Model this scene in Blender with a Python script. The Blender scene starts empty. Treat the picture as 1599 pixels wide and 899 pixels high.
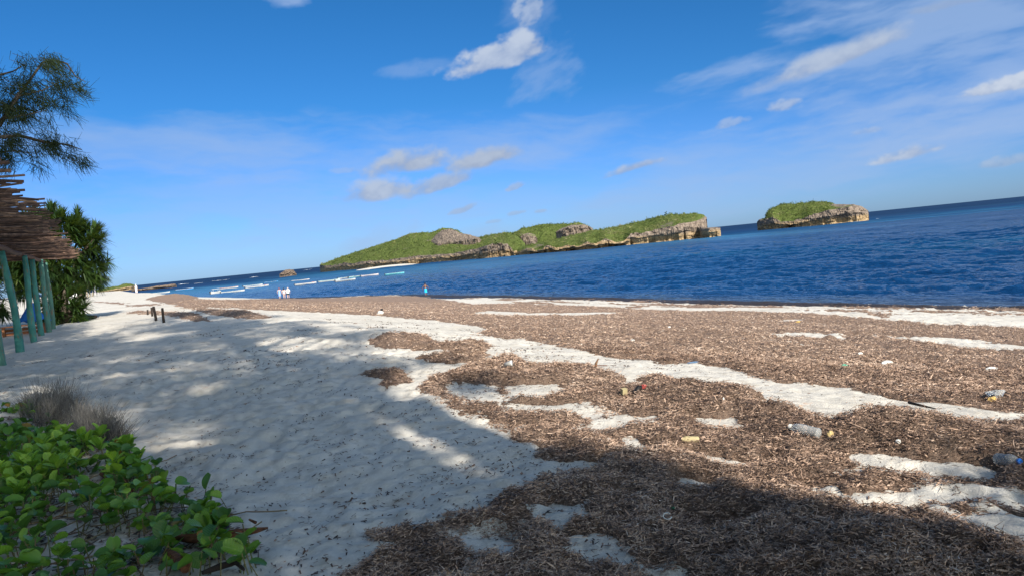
import bpy, math, random
import numpy as np
from mathutils import Vector, Matrix, Quaternion
random.seed(7); RNG = np.random.default_rng(7)
SC = bpy.context.scene; COL = SC.collection

# ------------------------------------------------------------------ camera, sky, sun, exposure
TH, RO, FPX = math.radians(3.11), math.radians(5.7), 1155.0
fw = np.array([0, math.cos(TH), -math.sin(TH)]); up0 = np.array([0, math.sin(TH), math.cos(TH)]); rt0 = np.array([1., 0, 0])
RT = math.cos(RO)*rt0 - math.sin(RO)*up0
UP = math.sin(RO)*rt0 + math.cos(RO)*up0
CAM = np.array([0, 0, 1.6])
cd = bpy.data.cameras.new('camera'); cam = bpy.data.objects.new('camera', cd); COL.objects.link(cam)
cd.sensor_width = 36; cd.lens = FPX/1599*36; cd.clip_start = .05; cd.clip_end = 60000
M = Matrix.Identity(4)
for i in range(3):
    M[i][0] = RT[i]; M[i][1] = UP[i]; M[i][2] = -fw[i]; M[i][3] = CAM[i]
cam.matrix_world = M
SC.camera = cam

SUN_EL, SHADOW_AZ = math.radians(30), math.radians(-27)
SUN_AZ = SHADOW_AZ + math.pi
sd_ = Vector((math.sin(SHADOW_AZ)*math.cos(SUN_EL), math.cos(SHADOW_AZ)*math.cos(SUN_EL), -math.sin(SUN_EL)))
sl = bpy.data.lights.new('sun', 'SUN'); sl.energy = 5.0; sl.angle = math.radians(.55); sl.color = (1, .93, .82)
so = bpy.data.objects.new('sun', sl); COL.objects.link(so); so.rotation_euler = sd_.to_track_quat('-Z', 'Y').to_euler(); so.location = (20, -40, 40)
SC.view_settings.view_transform = 'Standard'; SC.view_settings.look = 'None'; SC.view_settings.gamma = 1
SC.view_settings.exposure = 0.68
SKY_STRENGTH = .15

def ray(px, py):                      # direction seen at a point of the photograph (1599 x 899)
    return fw + (px-799.5)/FPX*RT - (py-449.5)/FPX*UP
def azel(px, py):
    d = ray(px, py); return math.atan2(d[0], d[1]), math.atan2(d[2], math.hypot(d[0], d[1]))

# ------------------------------------------------------------------ node helpers
class NT:
    def __init__(s, tree): s.t = tree; s.n = tree.nodes; s.l = tree.links
    def new(s, ty, **kw):
        n = s.n.new(ty)
        for k, v in kw.items(): setattr(n, k, v)
        return n
    def put(s, sock, v):
        if v is None: return
        if isinstance(v, bpy.types.NodeSocket): s.l.new(v, sock)
        else:
            if sock.type == 'RGBA' and len(v) == 3: v = (*v, 1)
            sock.default_value = v
    def math(s, op, a, b=None, c=None, clamp=False):
        n = s.new('ShaderNodeMath', operation=op); n.use_clamp = clamp
        for i, v in enumerate((a, b, c)): s.put(n.inputs[i], v)
        return n.outputs[0]
    def vmath(s, op, a, b=None):
        n = s.new('ShaderNodeVectorMath', operation=op); s.put(n.inputs[0], a); s.put(n.inputs[1], b)
        return n.outputs[1] if op in ('DOT_PRODUCT', 'LENGTH') else n.outputs[0]
    def mix(s, f, a, b, kind='MIX'):
        n = s.new('ShaderNodeMix', data_type='RGBA', blend_type=kind)
        s.put(n.inputs[0], f); s.put(n.inputs[6], a); s.put(n.inputs[7], b); return n.outputs[2]
    def noise(s, vec, scale, detail=4, rough=.55, dist=0):
        n = s.new('ShaderNodeTexNoise'); s.put(n.inputs['Vector'], vec)
        n.inputs['Scale'].default_value = scale; n.inputs['Detail'].default_value = detail
        n.inputs['Roughness'].default_value = rough; n.inputs['Distortion'].default_value = dist; return n.outputs[0]
    def ramp(s, f, stops):
        n = s.new('ShaderNodeValToRGB'); s.put(n.inputs[0], f)
        while len(n.color_ramp.elements) < len(stops): n.color_ramp.elements.new(.5)
        for e, (p, c) in zip(n.color_ramp.elements, stops): e.position = p; e.color = (*c, 1) if len(c) == 3 else c
        return n.outputs[0]
    def mapr(s, v, a, b, c=0., d=1., kind='SMOOTHSTEP'):
        n = s.new('ShaderNodeMapRange', interpolation_type=kind); n.clamp = True if kind == 'LINEAR' else n.clamp
        for i, x in enumerate((v, a, b, c, d)): s.put(n.inputs[i], x)
        return n.outputs[0]
    def scalev(s, vec, sc, rot=(0, 0, 0)):
        n = s.new('ShaderNodeMapping'); s.put(n.inputs[0], vec); n.inputs['Scale'].default_value = sc; n.inputs['Rotation'].default_value = rot; return n.outputs[0]
    def bump(s, h, strength, dist, normal=None):
        n = s.new('ShaderNodeBump'); s.put(n.inputs['Height'], h); n.inputs['Strength'].default_value = strength; n.inputs['Distance'].default_value = dist
        s.put(n.inputs['Normal'], normal); return n.outputs[0]

def material(name):
    m = bpy.data.materials.new(name); m.use_nodes = True; t = NT(m.node_tree)
    b = t.n['Principled BSDF']; return m, t, b
def simple(name, c1, c2=None, rough=.7, scale=6., bump=0., spec=.3, coord='Object', metallic=0.):
    m, t, b = material(name)
    co = t.new('ShaderNodeTexCoord').outputs[coord]
    f = t.noise(co, scale, 5, .6)
    t.put(b.inputs['Base Color'], t.mix(t.mapr(f, .3, .7), c1, c2 or tuple(x*.75 for x in c1)))
    b.inputs['Roughness'].default_value = rough; b.inputs['Specular IOR Level'].default_value = spec; b.inputs['Metallic'].default_value = metallic
    if bump: t.put(b.inputs['Normal'], t.bump(f, bump, .02))
    return m
def leafy(name, stops, transl=.35, rough=.45, spec=.35, attr='tone'):
    m, t, b = material(name)
    a = t.new('ShaderNodeAttribute', attribute_name=attr).outputs['Fac'] if attr else t.new('ShaderNodeObjectInfo').outputs['Random']
    c = t.ramp(a, stops)
    t.put(b.inputs['Base Color'], c); b.inputs['Roughness'].default_value = rough; b.inputs['Specular IOR Level'].default_value = spec
    if transl:
        tr = t.new('ShaderNodeBsdfTranslucent'); t.put(tr.inputs[0], t.mix(.5, c, (.25, .35, .02), 'MIX'))
        mx = t.new('ShaderNodeMixShader'); mx.inputs[0].default_value = transl
        t.l.new(b.outputs[0], mx.inputs[1]); t.l.new(tr.outputs[0], mx.inputs[2]); t.l.new(mx.outputs[0], t.n['Material Output'].inputs[0])
    return m

# ------------------------------------------------------------------ world: Nishita sky with clouds far away
W = bpy.data.worlds.new('World'); SC.world = W; W.use_nodes = True
t = NT(W.node_tree); bg = t.n['Background']; bg.inputs[1].default_value = SKY_STRENGTH
sky = t.new('ShaderNodeTexSky', sky_type='NISHITA', sun_disc=False, sun_elevation=SUN_EL, sun_rotation=SUN_AZ, air_density=1.0, dust_density=.25, ozone_density=2.6, altitude=0)
DIR = t.new('ShaderNodeTexCoord').outputs['Generated']
skyc = sky.outputs[0]
sepd = t.new('ShaderNodeSeparateXYZ'); t.put(sepd.inputs[0], DIR)
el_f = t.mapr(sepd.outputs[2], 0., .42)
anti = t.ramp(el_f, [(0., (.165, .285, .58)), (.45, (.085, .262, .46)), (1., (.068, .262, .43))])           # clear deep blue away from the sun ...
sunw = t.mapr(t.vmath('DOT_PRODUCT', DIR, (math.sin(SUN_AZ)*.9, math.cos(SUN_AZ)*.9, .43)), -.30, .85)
skyc = t.mix(1., skyc, t.mix(sunw, anti, (1.62, 1.36, 1.04)), 'MULTIPLY')      # ... and unseen sky around the sun boosted paler and brighter, to lighten shaded sand
WORLD_NODES = (t, bg, skyc, DIR)          # the clouds are mixed in below, once the noise helpers exist

# ------------------------------------------------------------------ numeric helpers
_P = RNG.permutation(4096)
def vnoise(x, y, seed=0):
    x = np.asarray(x, float)+seed*17.31; y = np.asarray(y, float)+seed*9.73
    xi = np.floor(x).astype(np.int64); yi = np.floor(y).astype(np.int64); fx = x-xi; fy = y-yi
    fx = fx*fx*fx*(fx*(fx*6-15)+10); fy = fy*fy*fy*(fy*(fy*6-15)+10)
    h = lambda i, j: _P[(_P[(i+seed*131) & 4095]+j) & 4095]/4095.0
    a = h(xi, yi); b = h(xi+1, yi); c = h(xi, yi+1); d = h(xi+1, yi+1)
    return (a+(b-a)*fx+(c-a)*fy+(a-b-c+d)*fx*fy)*2-1
def fbm(x, y, seed=0, oct=4, gain=.5):
    s = 0; am = 1; tot = 0
    for o in range(oct):
        s = s+am*vnoise(x*2**o, y*2**o, seed+o*7); tot += am; am *= gain
    return s/tot
# ------------------------------------------------------------------ clouds: a procedural map over azimuth and elevation, mixed into the sky
def make_clouds():
    t, bg, skyc, DIR = WORLD_NODES
    NW, NH, SPAN, TOP = 1440, 720, 90., 45.
    az, el = np.meshgrid(np.radians((np.arange(NW)+.5)/NW*SPAN-SPAN/2), np.radians((np.arange(NH)+.5)/NH*TOP))
    D = np.stack([np.sin(az)*np.cos(el), np.cos(az)*np.cos(el), np.sin(el)], -1)
    rgb = np.zeros((NH, NW, 3)); al = np.zeros((NH, NW))
    ss = lambda x, a, b: (lambda q: q*q*(3-2*q))(np.clip((x-a)/(b-a), 0, 1))
    def frame_of(px, py, tilt):
        d = ray(px, py); d = d/np.linalg.norm(d); e = np.cross(d, [0, 0, 1]); e /= np.linalg.norm(e); n = np.cross(e, d); c, s_ = math.cos(tilt), math.sin(tilt)
        return d, c*e+s_*n, c*n-s_*e
    def over(f, col):
        nonlocal rgb, al
        na_ = f+al*(1-f); rgb = np.where(na_[..., None] > 1e-5, (col*f[..., None]+rgb*(al*(1-f))[..., None])/np.maximum(na_, 1e-5)[..., None], rgb); al = na_
    wx = fbm(az*14, el*22, 201, 4)*.012; wy = fbm(az*14, el*22, 202, 4)*.008
    # cirrus veils: centre px, half sizes px, tilt, strength, streak scale
    for k, (px, py, hw, hh, tl, st, sc) in enumerate(CIRRUS):
        d, e, n = frame_of(px, py, math.radians(tl)); un = D@e+wx; vn = D@n+wy; u = un*FPX/hw; v = vn*FPX/hh; r2 = u*u+v*v
        if sc == 1: ns = fbm(un*9+vn*6, vn*42, 210+k, 6, .6)
        else: ns = fbm(un*24, vn*52, 210+k, 6, .6)
        f = ss(1.0-.8*r2+1.0*ns, 0, 1.25)*st*(D@d > .3)
        over(f, np.array([1.55, 2.15, 3.3]))
    for k, (px, py, hw, hh, tl, op, gr) in enumerate(CUMULUS):
        d, e, n = frame_of(px, py, math.radians(tl)); un = D@e; vn = D@n; u = (un+wx*.5)*FPX/hw; v = (vn+wy*.5)*FPX/hh; v2 = np.where(v < 0, v*1.7, v); r2 = u*u+v2*v2
        near = (r2 < 5) & (D@d > .3)
        q = 1./max(hw, 26)*FPX
        ns = np.zeros_like(u); ns[near] = fbm(un[near]*q*1.5, vn[near]*q*2.8, 240+k, 6, .56)
        bil = np.zeros_like(u); bil[near] = fbm(un[near]*q*3.2, vn[near]*q*4.5, 270+k, 5, .6)
        f = ss(1.05-.8*r2+.85*ns+(.3+.25*(gr < .3))*bil, .0, .8 if gr < .3 else 1.05)*op*near
        sh = ss(v+1.1*ns+.9*bil, -.9, .9)[..., None]
        over(f, (np.array([1.55, 1.9, 2.65])*(1-.22*gr))*(1-sh)+(np.array([2.75, 3.0, 3.4])*np.array([1-.5*gr, 1-.42*gr, 1-.30*gr]))*sh)
    img = bpy.data.images.new('cloud_map', NW, NH, alpha=True, float_buffer=True); img.colorspace_settings.name = 'Non-Color'; img.alpha_mode = 'CHANNEL_PACKED'
    img.pixels.foreach_set(np.concatenate([rgb, al[..., None]], -1).astype(np.float32).ravel()); img.update(); img.pack()
    sp = t.new('ShaderNodeSeparateXYZ'); t.put(sp.inputs[0], DIR); cb = t.new('ShaderNodeCombineXYZ')
    t.put(cb.inputs[0], t.math('MULTIPLY_ADD', t.math('ARCTAN2', sp.outputs[0], sp.outputs[1]), 180/math.pi/SPAN, .5))
    t.put(cb.inputs[1], t.math('MULTIPLY', t.math('ARCSINE', sp.outputs[2]), 180/math.pi/TOP))
    im = t.new('ShaderNodeTexImage', image=img, interpolation='Cubic', extension='MIRROR'); t.put(im.inputs[0], cb.outputs[0])
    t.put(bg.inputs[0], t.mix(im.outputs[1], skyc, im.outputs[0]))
CIRRUS = [(1540, 55, 330, 125, 4, .66, 1), (1530, 195, 190, 40, 4, .58, 1), (1200, 245, 250, 50, 4, .34, 1), (1570, 135, 55, 16, 3, .8, 2), (820, 25, 40, 45, 20, .25, 2),
          (600, 232, 520, 50, -3, .40, 1), (250, 225, 300, 40, -5, .30, 1), (900, 215, 160, 20, 8, .3, 1), (590, 370, 60, 26, 8, .4, 2), (740, 372, 50, 22, 8, .25, 2), (850, 115, 60, 40, 25, .36, 2), (440, 3, 32, 12, 0, .62, 2), (320, 325, 460, 70, -3, .36, 1), (1150, 300, 360, 46, 2, .32, 1), (760, 330, 360, 40, 0, .25, 1), (655, 108, 75, 12, 5, .3, 2)]
CUMULUS = [(635, 257, 70, 25, 6, .95, .6), (752, 250, 66, 20, 8, .95, .65), (590, 300, 70, 22, 3, .9, .5), (685, 290, 62, 17, 15, .85, .7), (790, 85, 88, 29, 14, .82, .16), (1300, 92, 105, 21, 12, .8, .45), (1415, 240, 48, 12, 6, .8, .3),
          (985, 264, 54, 9, 10, .8, .55), (1222, 165, 25, 11, 6, .6, .4), (1140, 193, 24, 9, 6, .45, .5), (805, 291, 16, 7, 12, .6, .7), (725, 326, 26, 6, 12, .6, .8), (808, 334, 16, 5, 8, .5, .8), (845, 331, 11, 4, 8, .5, .8), (1575, 252, 38, 8, 4, .5, .6), (1580, 131, 56, 13, 4, .85, .1), (1355, 205, 22, 6, 4, .4, .5), (770, 347, 14, 4, 4, .4, .8), (1505, 0, 60, 9, 0, .4, .8), (540, 268, 20, 6, 0, .3, .6), (822, 20, 26, 30, 30, .5, .2)]
make_clouds()

AX = np.array([-.4690, .8832]); SX = np.array([.8832, .4690])      # along the beach, and towards the sea
def AS(a, s, z=0.): p = a*AX+s*SX; return np.array([p[0], p[1], z])
SEA_Z = -2.8
def shore(a): return np.interp(a, [0, 60, 78, 95, 120, 150, 181, 250, 340, 420, 520, 800, 2000], [31.3, 31.2, 30.5, 27.7, 22.7, 18, 15.5, 15, 14, 4, -20, -120, -700])
def zbase(x, y):
    x = np.asarray(x, float); y = np.asarray(y, float)
    a = x*AX[0]+y*AX[1]; s = x*SX[0]+y*SX[1]; sh = shore(a)
    s0 = np.minimum(5., sh-13)
    tt = np.clip((s-s0)/(sh-s0), 0, 2.5)
    z = np.where(tt < 1, -2.8*(1-(1-np.minimum(tt, 1))**1.4), -2.8-.06*(s-sh))
    z = z + np.clip(-s-4+s0-5, 0, 60)*.03
    return np.maximum(z, -6.)
def hit(px, py, zf=None):                 # where the sight line meets the beach
    zf = zf or zbase; d = ray(px, py); tt = 1.5*1.012**np.arange(640)
    for it in range(3):
        p = CAM+tt[:, None]*d; below = np.nonzero(p[:, 2] < zf(p[:, 0], p[:, 1]))[0]
        if not len(below): return p[-1]
        i = max(1, below[0]); lo, hi = tt[i-1], tt[i]; tt = np.linspace(lo, hi, 24)
    return CAM+d*hi
def onsea(px, py): d = ray(px, py); return CAM+d*((SEA_Z-1.6)/d[2])
def hitpoly(pts): return np.array([hit(*p)[:2] for p in pts])
def sdist(poly, X, Y):                    # signed distance, positive inside
    n = len(poly); best = np.full(X.shape, 1e9); ins = np.zeros(X.shape, bool)
    for i in range(n):
        x0, y0 = poly[i]; x1, y1 = poly[(i+1) % n]; dx, dy = x1-x0, y1-y0
        tt = np.clip(((X-x0)*dx+(Y-y0)*dy)/(dx*dx+dy*dy+1e-12), 0, 1)
        best = np.minimum(best, (X-x0-tt*dx)**2+(Y-y0-tt*dy)**2)
        c = ((y0 > Y) != (y1 > Y)) & (X < (x1-x0)*(Y-y0)/((y1-y0) if y1 != y0 else 1e-9)+x0); ins ^= c
    return np.where(ins, 1, -1)*np.sqrt(best)

# ------------------------------------------------------------------ mesh helpers
def np_mesh(name, V, F, mat=None, parent=None, smooth=False, attrs=None, link=True):
    V = np.asarray(V, np.float32); F = np.asarray(F, np.int32)
    me = bpy.data.meshes.new(name); k = F.shape[1]
    me.vertices.add(len(V)); me.vertices.foreach_set('co', V.ravel())
    me.loops.add(F.size); me.loops.foreach_set('vertex_index', F.ravel())
    me.polygons.add(len(F)); me.polygons.foreach_set('loop_start', np.arange(0, F.size, k, dtype=np.int32)); me.polygons.foreach_set('loop_total', np.full(len(F), k, np.int32))
    if smooth: me.polygons.foreach_set('use_smooth', np.ones(len(F), bool))
    for an, av in (attrs or {}).items():
        at = me.attributes.new(an, 'FLOAT', 'POINT'); at.data.foreach_set('value', np.asarray(av, np.float32))
    me.update(calc_edges=True); me.validate()
    if mat: me.materials.append(mat)
    return link_mesh(name, me, parent)
def link_mesh(name, me, parent=None):
    o = bpy.data.objects.new(name, me); COL.objects.link(o); o.parent = parent; return o
def tag(o, label=None, cat=None, group=None, kind=None):
    for k, v in (('label', label), ('category', cat), ('group', group), ('kind', kind)):
        if v: o[k] = v
    return o
def thing(name, loc, label, cat, group=None, rz=0):
    o = bpy.data.objects.new(name, None); COL.objects.link(o); o.location = tuple(loc); o.rotation_euler.z = rz; o.empty_display_size = .1
    return tag(o, label, cat, group)
def copy_tree(o, parent=None):
    c = o.copy(); COL.objects.link(c); c.parent = parent
    for ch in list(o.children): copy_tree(ch, c)
    return c
class MB:                                  # polygons of mixed size gathered into one mesh
    def __init__(s): s.v = []; s.f = []
    def add(s, vs, fs):
        o = len(s.v); s.v += [tuple(map(float, q)) for q in vs]; s.f += [tuple(i+o for i in q) for q in fs]
    def tube(s, pts, rad, n=7, cap=True):
        pts = [Vector(p) for p in pts]; rad = [rad]*len(pts) if np.isscalar(rad) else list(rad); vs = []; fs = []; pv = None
        for i, p in enumerate(pts):
            d = (pts[min(i+1, len(pts)-1)]-pts[max(i-1, 0)]).normalized()
            a = d.cross(Vector((0, 0, 1))) if pv is None else (pv-d*pv.dot(d))
            if a.length < 1e-4: a = d.cross(Vector((1, 0, 0)))
            a.normalize(); pv = a; b = d.cross(a)
            for k in range(n):
                an = 2*math.pi*k/n; vs.append(p+(a*math.cos(an)+b*math.sin(an))*rad[i])
        for i in range(len(pts)-1):
            for k in range(n): fs.append((i*n+k, i*n+(k+1) % n, (i+1)*n+(k+1) % n, (i+1)*n+k))
        if cap: fs.append(tuple(range(n))[::-1]); fs.append(tuple((len(pts)-1)*n+k for k in range(n)))
        s.add(vs, fs)
    def box(s, c, d, rz=0, rx=0):
        R = Matrix.Rotation(rz, 3, 'Z') @ Matrix.Rotation(rx, 3, 'X'); vs = []
        for x in (-.5, .5):
            for y in (-.5, .5):
                for z in (-.5, .5): vs.append(Vector(c)+R @ Vector((x*d[0], y*d[1], z*d[2])))
        s.add(vs, [(0, 1, 3, 2), (4, 6, 7, 5), (0, 4, 5, 1), (2, 3, 7, 6), (0, 2, 6, 4), (1, 5, 7, 3)])
    def lathe(s, prof, M=None, n=12):
        vs = []; fs = []; M = M or Matrix.Identity(4)
        for r, z in prof:
            for k in range(n): vs.append(M @ Vector((r*math.cos(2*math.pi*k/n), r*math.sin(2*math.pi*k/n), z)))
        for i in range(len(prof)-1):
            for k in range(n): fs.append((i*n+k, i*n+(k+1) % n, (i+1)*n+(k+1) % n, (i+1)*n+k))
        fs.append(tuple(range(n))[::-1]); fs.append(tuple((len(prof)-1)*n+k for k in range(n))); s.add(vs, fs)
    def blob(s, c, r, seed=0, amp=.25, nu=14, nv=9, flat=None):
        vs = []; fs = []
        ph, th = np.meshgrid(math.pi*np.arange(nv+1)/nv, 2*math.pi*np.arange(nu)/nu, indexing='ij'); dx, dy, dz = np.sin(ph)*np.cos(th), np.sin(ph)*np.sin(th), np.cos(ph)
        k = 1+amp*fbm(dx*1.7+dz*1.3+seed, dy*1.7-dz*1.1, seed, 4, .6)
        vs = list(zip((c[0]+dx*r[0]*k).ravel(), (c[1]+dy*r[1]*k).ravel(), (c[2]+dz*r[2]*k).ravel()))
        for j in range(nv):
            for i in range(nu): fs.append((j*nu+i, (j+1)*nu+i, (j+1)*nu+(i+1) % nu, j*nu+(i+1) % nu))
        s.add(vs, fs)
    def build(s, name, mat, parent=None, smooth=False):
        me = bpy.data.meshes.new(name); me.from_pydata(s.v, [], s.f); me.materials.append(mat)
        if smooth:
            for p in me.polygons: p.use_smooth = True
        me.update(); return link_mesh(name, me, parent)

# ------------------------------------------------------------------ the beach: sand sheet and seagrass wrack
WRACK = [
 [(230,467),(245,463),(262,461),(285,459),(300,462),(303,467),(340,468),(440,467),(560,464),(665,462),(690,467),(740,474),(800,473),(860,476),(960,479),(1000,482),(1100,486),(1170,486),(1250,490),(1300,493),(1400,501),(1500,508),(1650,514),(1700,660),
  (1599,651),(1537,646),(1487,637),(1412,630),(1375,624),(1325,605),(1200,597),(1179,591),(1140,574),(1076,566),(1035,568),(1020,562),(974,559),(928,553),(861,537),(800,529),(742,523),(763,513),(730,507),(683,501),(588,493),(512,489),(480,488),(400,484),(347,482),(279,480)],
 [(800,556),(833,569),(907,569),(928,577),(964,588),(985,597),(1008,588),(1030,586),(1056,594),(1107,600),(1158,607),(1184,622),(1192,640),(1200,637),(1245,638),(1270,652),(1300,663),(1330,660),(1345,650),(1362,645),(1380,642),(1425,648),(1475,654),(1540,659),(1650,664),(1800,720),(1900,1000),(1620,1100),(500,1100),(540,900),(575,880),(600,866),(576,833),(644,829),(752,802),(800,770),(835,757),(890,738),(935,729),(943,713),(906,717),(840,713),(835,695),(800,688),(790,676),(742,655),(712,648),(655,606),(668,594),(712,577),(771,560)],
 [(577,536),(593,527),(623,524),(653,524),(673,532),(687,537),(727,534),(757,534),(767,543),(757,547),(762,558),(744,566),(710,569),(687,565),(653,558),(687,552),(703,551),(717,544),(677,546),(627,546),(602,542)],
 [(562,585),(577,579),(613,575),(630,582),(642,598),(623,602),(607,608),(593,602),(602,593),(582,588)],
 [(192,490),(219,486),(246,486),(295,489),(332,501),(301,502),(270,494),(230,491)],
 [(283,481),(301,480),(345,484),(373,485),(398,489),(429,497),(388,499),(345,493),(322,488)],
 [(136,471),(160,471),(200,474),(190,476)], [(190,476),(250,474),(252,477),(200,479)],
]
SANDHOLES = [
 [(710,597),(777,603),(772,613),(790,627),(739,630),(727,620),(698,610)],
 [(1258,757),(1300,757),(1320,775),(1390,770),(1445,774),(1500,768),(1540,761),(1600,775),(1700,800),(1720,890),(1599,872),(1557,859),(1511,833),(1474,830),(1436,813),(1387,798),(1350,804),(1315,782),(1280,770)],
 [(1340,716),(1390,718),(1440,728),(1500,726),(1540,738),(1530,748),(1470,743),(1420,736),(1375,738),(1310,740),(1340,728)],
 [(1093,658),(1140,655),(1165,669),(1120,668)], [(1078,708),(1110,713),(1170,727),(1120,724)], [(975,688),(995,690),(1010,706),(985,703)], [(910,668),(960,659),(978,664),(940,671)],
 [(828,798),(860,793),(885,797),(893,808),(880,825),(865,815),(845,803)], [(885,842),(930,840),(960,850),(1000,882),(960,880),(915,865)], [(1110,818),(1140,808),(1178,813),(1125,826)], [(1068,751),(1100,753),(1102,760),(1075,760)],
 [(1022,882),(1068,893),(1050,902)], [(705,835),(790,840),(800,866),(760,868)],
 [(795,600),(821,600),(880,606),(840,622),(795,620)], [(790,632),(897,631),(936,648),(933,654),(897,643),(840,644)], [(964,653),(1012,655),(1010,662),(985,661)], [(955,596),(1000,598),(1004,602),(960,601)],
 [(735,488),(770,485),(830,489),(965,487),(960,490),(880,493),(760,492)], [(1200,521),(1260,521),(1320,524),(1310,528),(1225,526)], [(1350,524),(1500,530),(1610,541),(1610,549),(1560,548),(1440,534)],
 [(1290,491),(1400,487),(1380,495)], [(1440,500),(1475,498),(1470,507),(1448,507)], [(1560,511),(1620,507),(1620,514)], [(1340,614),(1412,624),(1487,632),(1540,641),(1620,649),(1620,661),(1540,657),(1475,650),(1420,643),(1365,640)], [(1215,500),(1250,500),(1240,504)], [(730,840),(745,838),(790,850),(770,858)],
]
EXTRA = [[(1460,788),(1500,794),(1545,812),(1500,806)], [(1494,789),(1600,793),(1605,800),(1540,797)], [(800,470),(860,472),(870,475),(800,474)], [(975,478),(1000,476),(1005,479),(985,480)], [(1330,486),(1400,492),(1380,496)], [(1080,478),(1110,478),(1105,480)]]
PW = [hitpoly(p) for p in WRACK]; PS = [hitpoly(p) for p in SANDHOLES]; PE = [hitpoly(p) for p in EXTRA]
MOUNDS = [((1460,690), .9, .34, .22), ((1400,672), .4, .22, .16), ((1350,860), .9, .5, .20), ((1500,880), .5, .4, .10), ((1080,622), 1.1, .5, .16), ((1150,630), .5, .4, .08), ((930,590), .9, .6, .10), ((1000,720), .5, .6, .14), ((620,590), .5, .45, .20), ((735,548), .9, .5, .22), ((630,534), 1.2, .7, .16), ((790,585), 1.2, .5, .10), ((280,464), 8., 3., .7), ((300,492), 3, 1.0, .2), ((370,490), 3, 1, .2)]
MC = [(hit(*m[0])[:2], m[1], m[2], m[3]) for m in MOUNDS]

def wrack_field(X, Y):
    d = np.hypot(X, Y); a = X*AX[0]+Y*AX[1]; s = X*SX[0]+Y*SX[1]
    norm = .007*d+.03
    f = np.full(X.shape, -3.)
    def nd(p):
        out = np.full(X.shape, -1e3); c = p.mean(0); R = np.hypot(*(p-c).T).max()*1.0+1.0+.08*np.hypot(*c)
        k = np.hypot(X-c[0], Y-c[1]) < R
        if k.any(): out[k] = sdist(p, X[k], Y[k])/norm[k]
        return np.clip(out, -3, 3)
    for p in PW: f = np.maximum(f, nd(p))
    frayed = 2.2*np.clip(fbm(a*.8, s*5., 19, 3)+.12, 0, 1)
    for p in PS: f = np.minimum(f, -nd(p)-.55+(frayed if np.hypot(*p.mean(0)) > 12 else 0))
    for p in PE: f = np.maximum(f, nd(p))
    sh = shore(a); band = (.55+.25*vnoise(a*.35, a*0+.5, 3)-np.abs(s-sh+.35))/norm*.7       # dark line of weed at the water's edge
    f = np.where((a > 10) & (a < 230), np.maximum(f, np.clip(band, -3, 3)), f)
    n1 = fbm(a*.9, s*2.2, 11, 4, .6); n2 = fbm(a*4., s*6., 12, 3, .6); n3 = fbm(a*14, s*17, 13, 3, .65)
    big = fbm(a*.12, s*.9, 15, 3)
    streak = np.clip((s-17)/6, 0, 1)*np.clip((31-s)/2, 0, 1)*np.clip((75-a)/25, 0, 1)
    f = f + .5*n1+.65*n2+.85*n3 - streak*np.clip(big*3.2-.9, 0, 2.5)
    frag = np.clip((s-26.5)/1.5, 0, 1)*np.clip((31-s)/.6, 0, 1)*np.clip((95-a)/20, 0, 1); f = np.where(frag > 0, np.maximum(f, (fbm(a*.30, s*2.0, 18, 4, .65)-.10)*7*frag-(1-frag)*3), f)
    patch = np.clip((fbm(a*1.5, s*3.2, 17, 3, .6)-.22)*5, 0, 1.6)*np.clip((11-d)/3, 0, 1)      # small bare patches in the nearer weed
    return f-patch
def sand_relief(X, Y):
    a = X*AX[0]+Y*AX[1]; s = X*SX[0]+Y*SX[1]; d = np.hypot(X, Y)
    far = np.clip(1-(d-25)/60, 0, 1)
    n = fbm(X*1.1, Y*1.1, 21, 3)*.035
    dim = np.abs(fbm(X*3.4, Y*3.4, 22, 3, .55)); dim2 = fbm(X*7.5, Y*7.5, 23, 2, .5)
    foot = np.clip(vnoise(X*2.6, Y*2.6, 24)*1.6-.35, 0, 1)
    trod = np.clip(.55+.6*vnoise(X*.25, Y*.25, 25), .25, 1)
    big = fbm(X*.08, Y*.08, 27, 3)*.14*np.clip((d-25)/30, 0, 1)*np.clip((150-d)/60, 0, 1)
    pit = np.zeros(X.shape); k = d < 26
    if k.any():
        xs, ys = X[k]/.34, Y[k]/.34; xi, yi = np.floor(xs).astype(np.int64), np.floor(ys).astype(np.int64); acc = np.zeros(xs.shape)
        for i in (-1, 0, 1):
            for j in (-1, 0, 1):
                hx = _P[(_P[(xi+i) & 4095]+yi+j) & 4095]; h2 = _P[(hx+77) & 4095]/4095.; h3 = _P[(hx+401) & 4095]/4095.; h4 = _P[(hx+915) & 4095]/4095.
                an = h4*6.28; dx, dy = (xs-(xi+i)-h2)*.34, (ys-(yi+j)-h3)*.34; u, w = (dx*np.cos(an)+dy*np.sin(an))/.125, (dy*np.cos(an)-dx*np.sin(an))/.062; r2 = u*u+w*w
                acc += np.where(hx % 5 < 3, (.5+.7*h2)*(-np.exp(-r2*1.1)+.45*np.exp(-(np.sqrt(r2)-1.5)**2*5)), 0)
        pit[k] = .026*acc*np.clip((26-d[k])/12, 0, 1)
    return n+big+pit*trod+(-.065*foot+.07*dim+.026*dim2)*trod*far
def zsand(X, Y): return zbase(X, Y)+sand_relief(np.asarray(X, float), np.asarray(Y, float))
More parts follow.
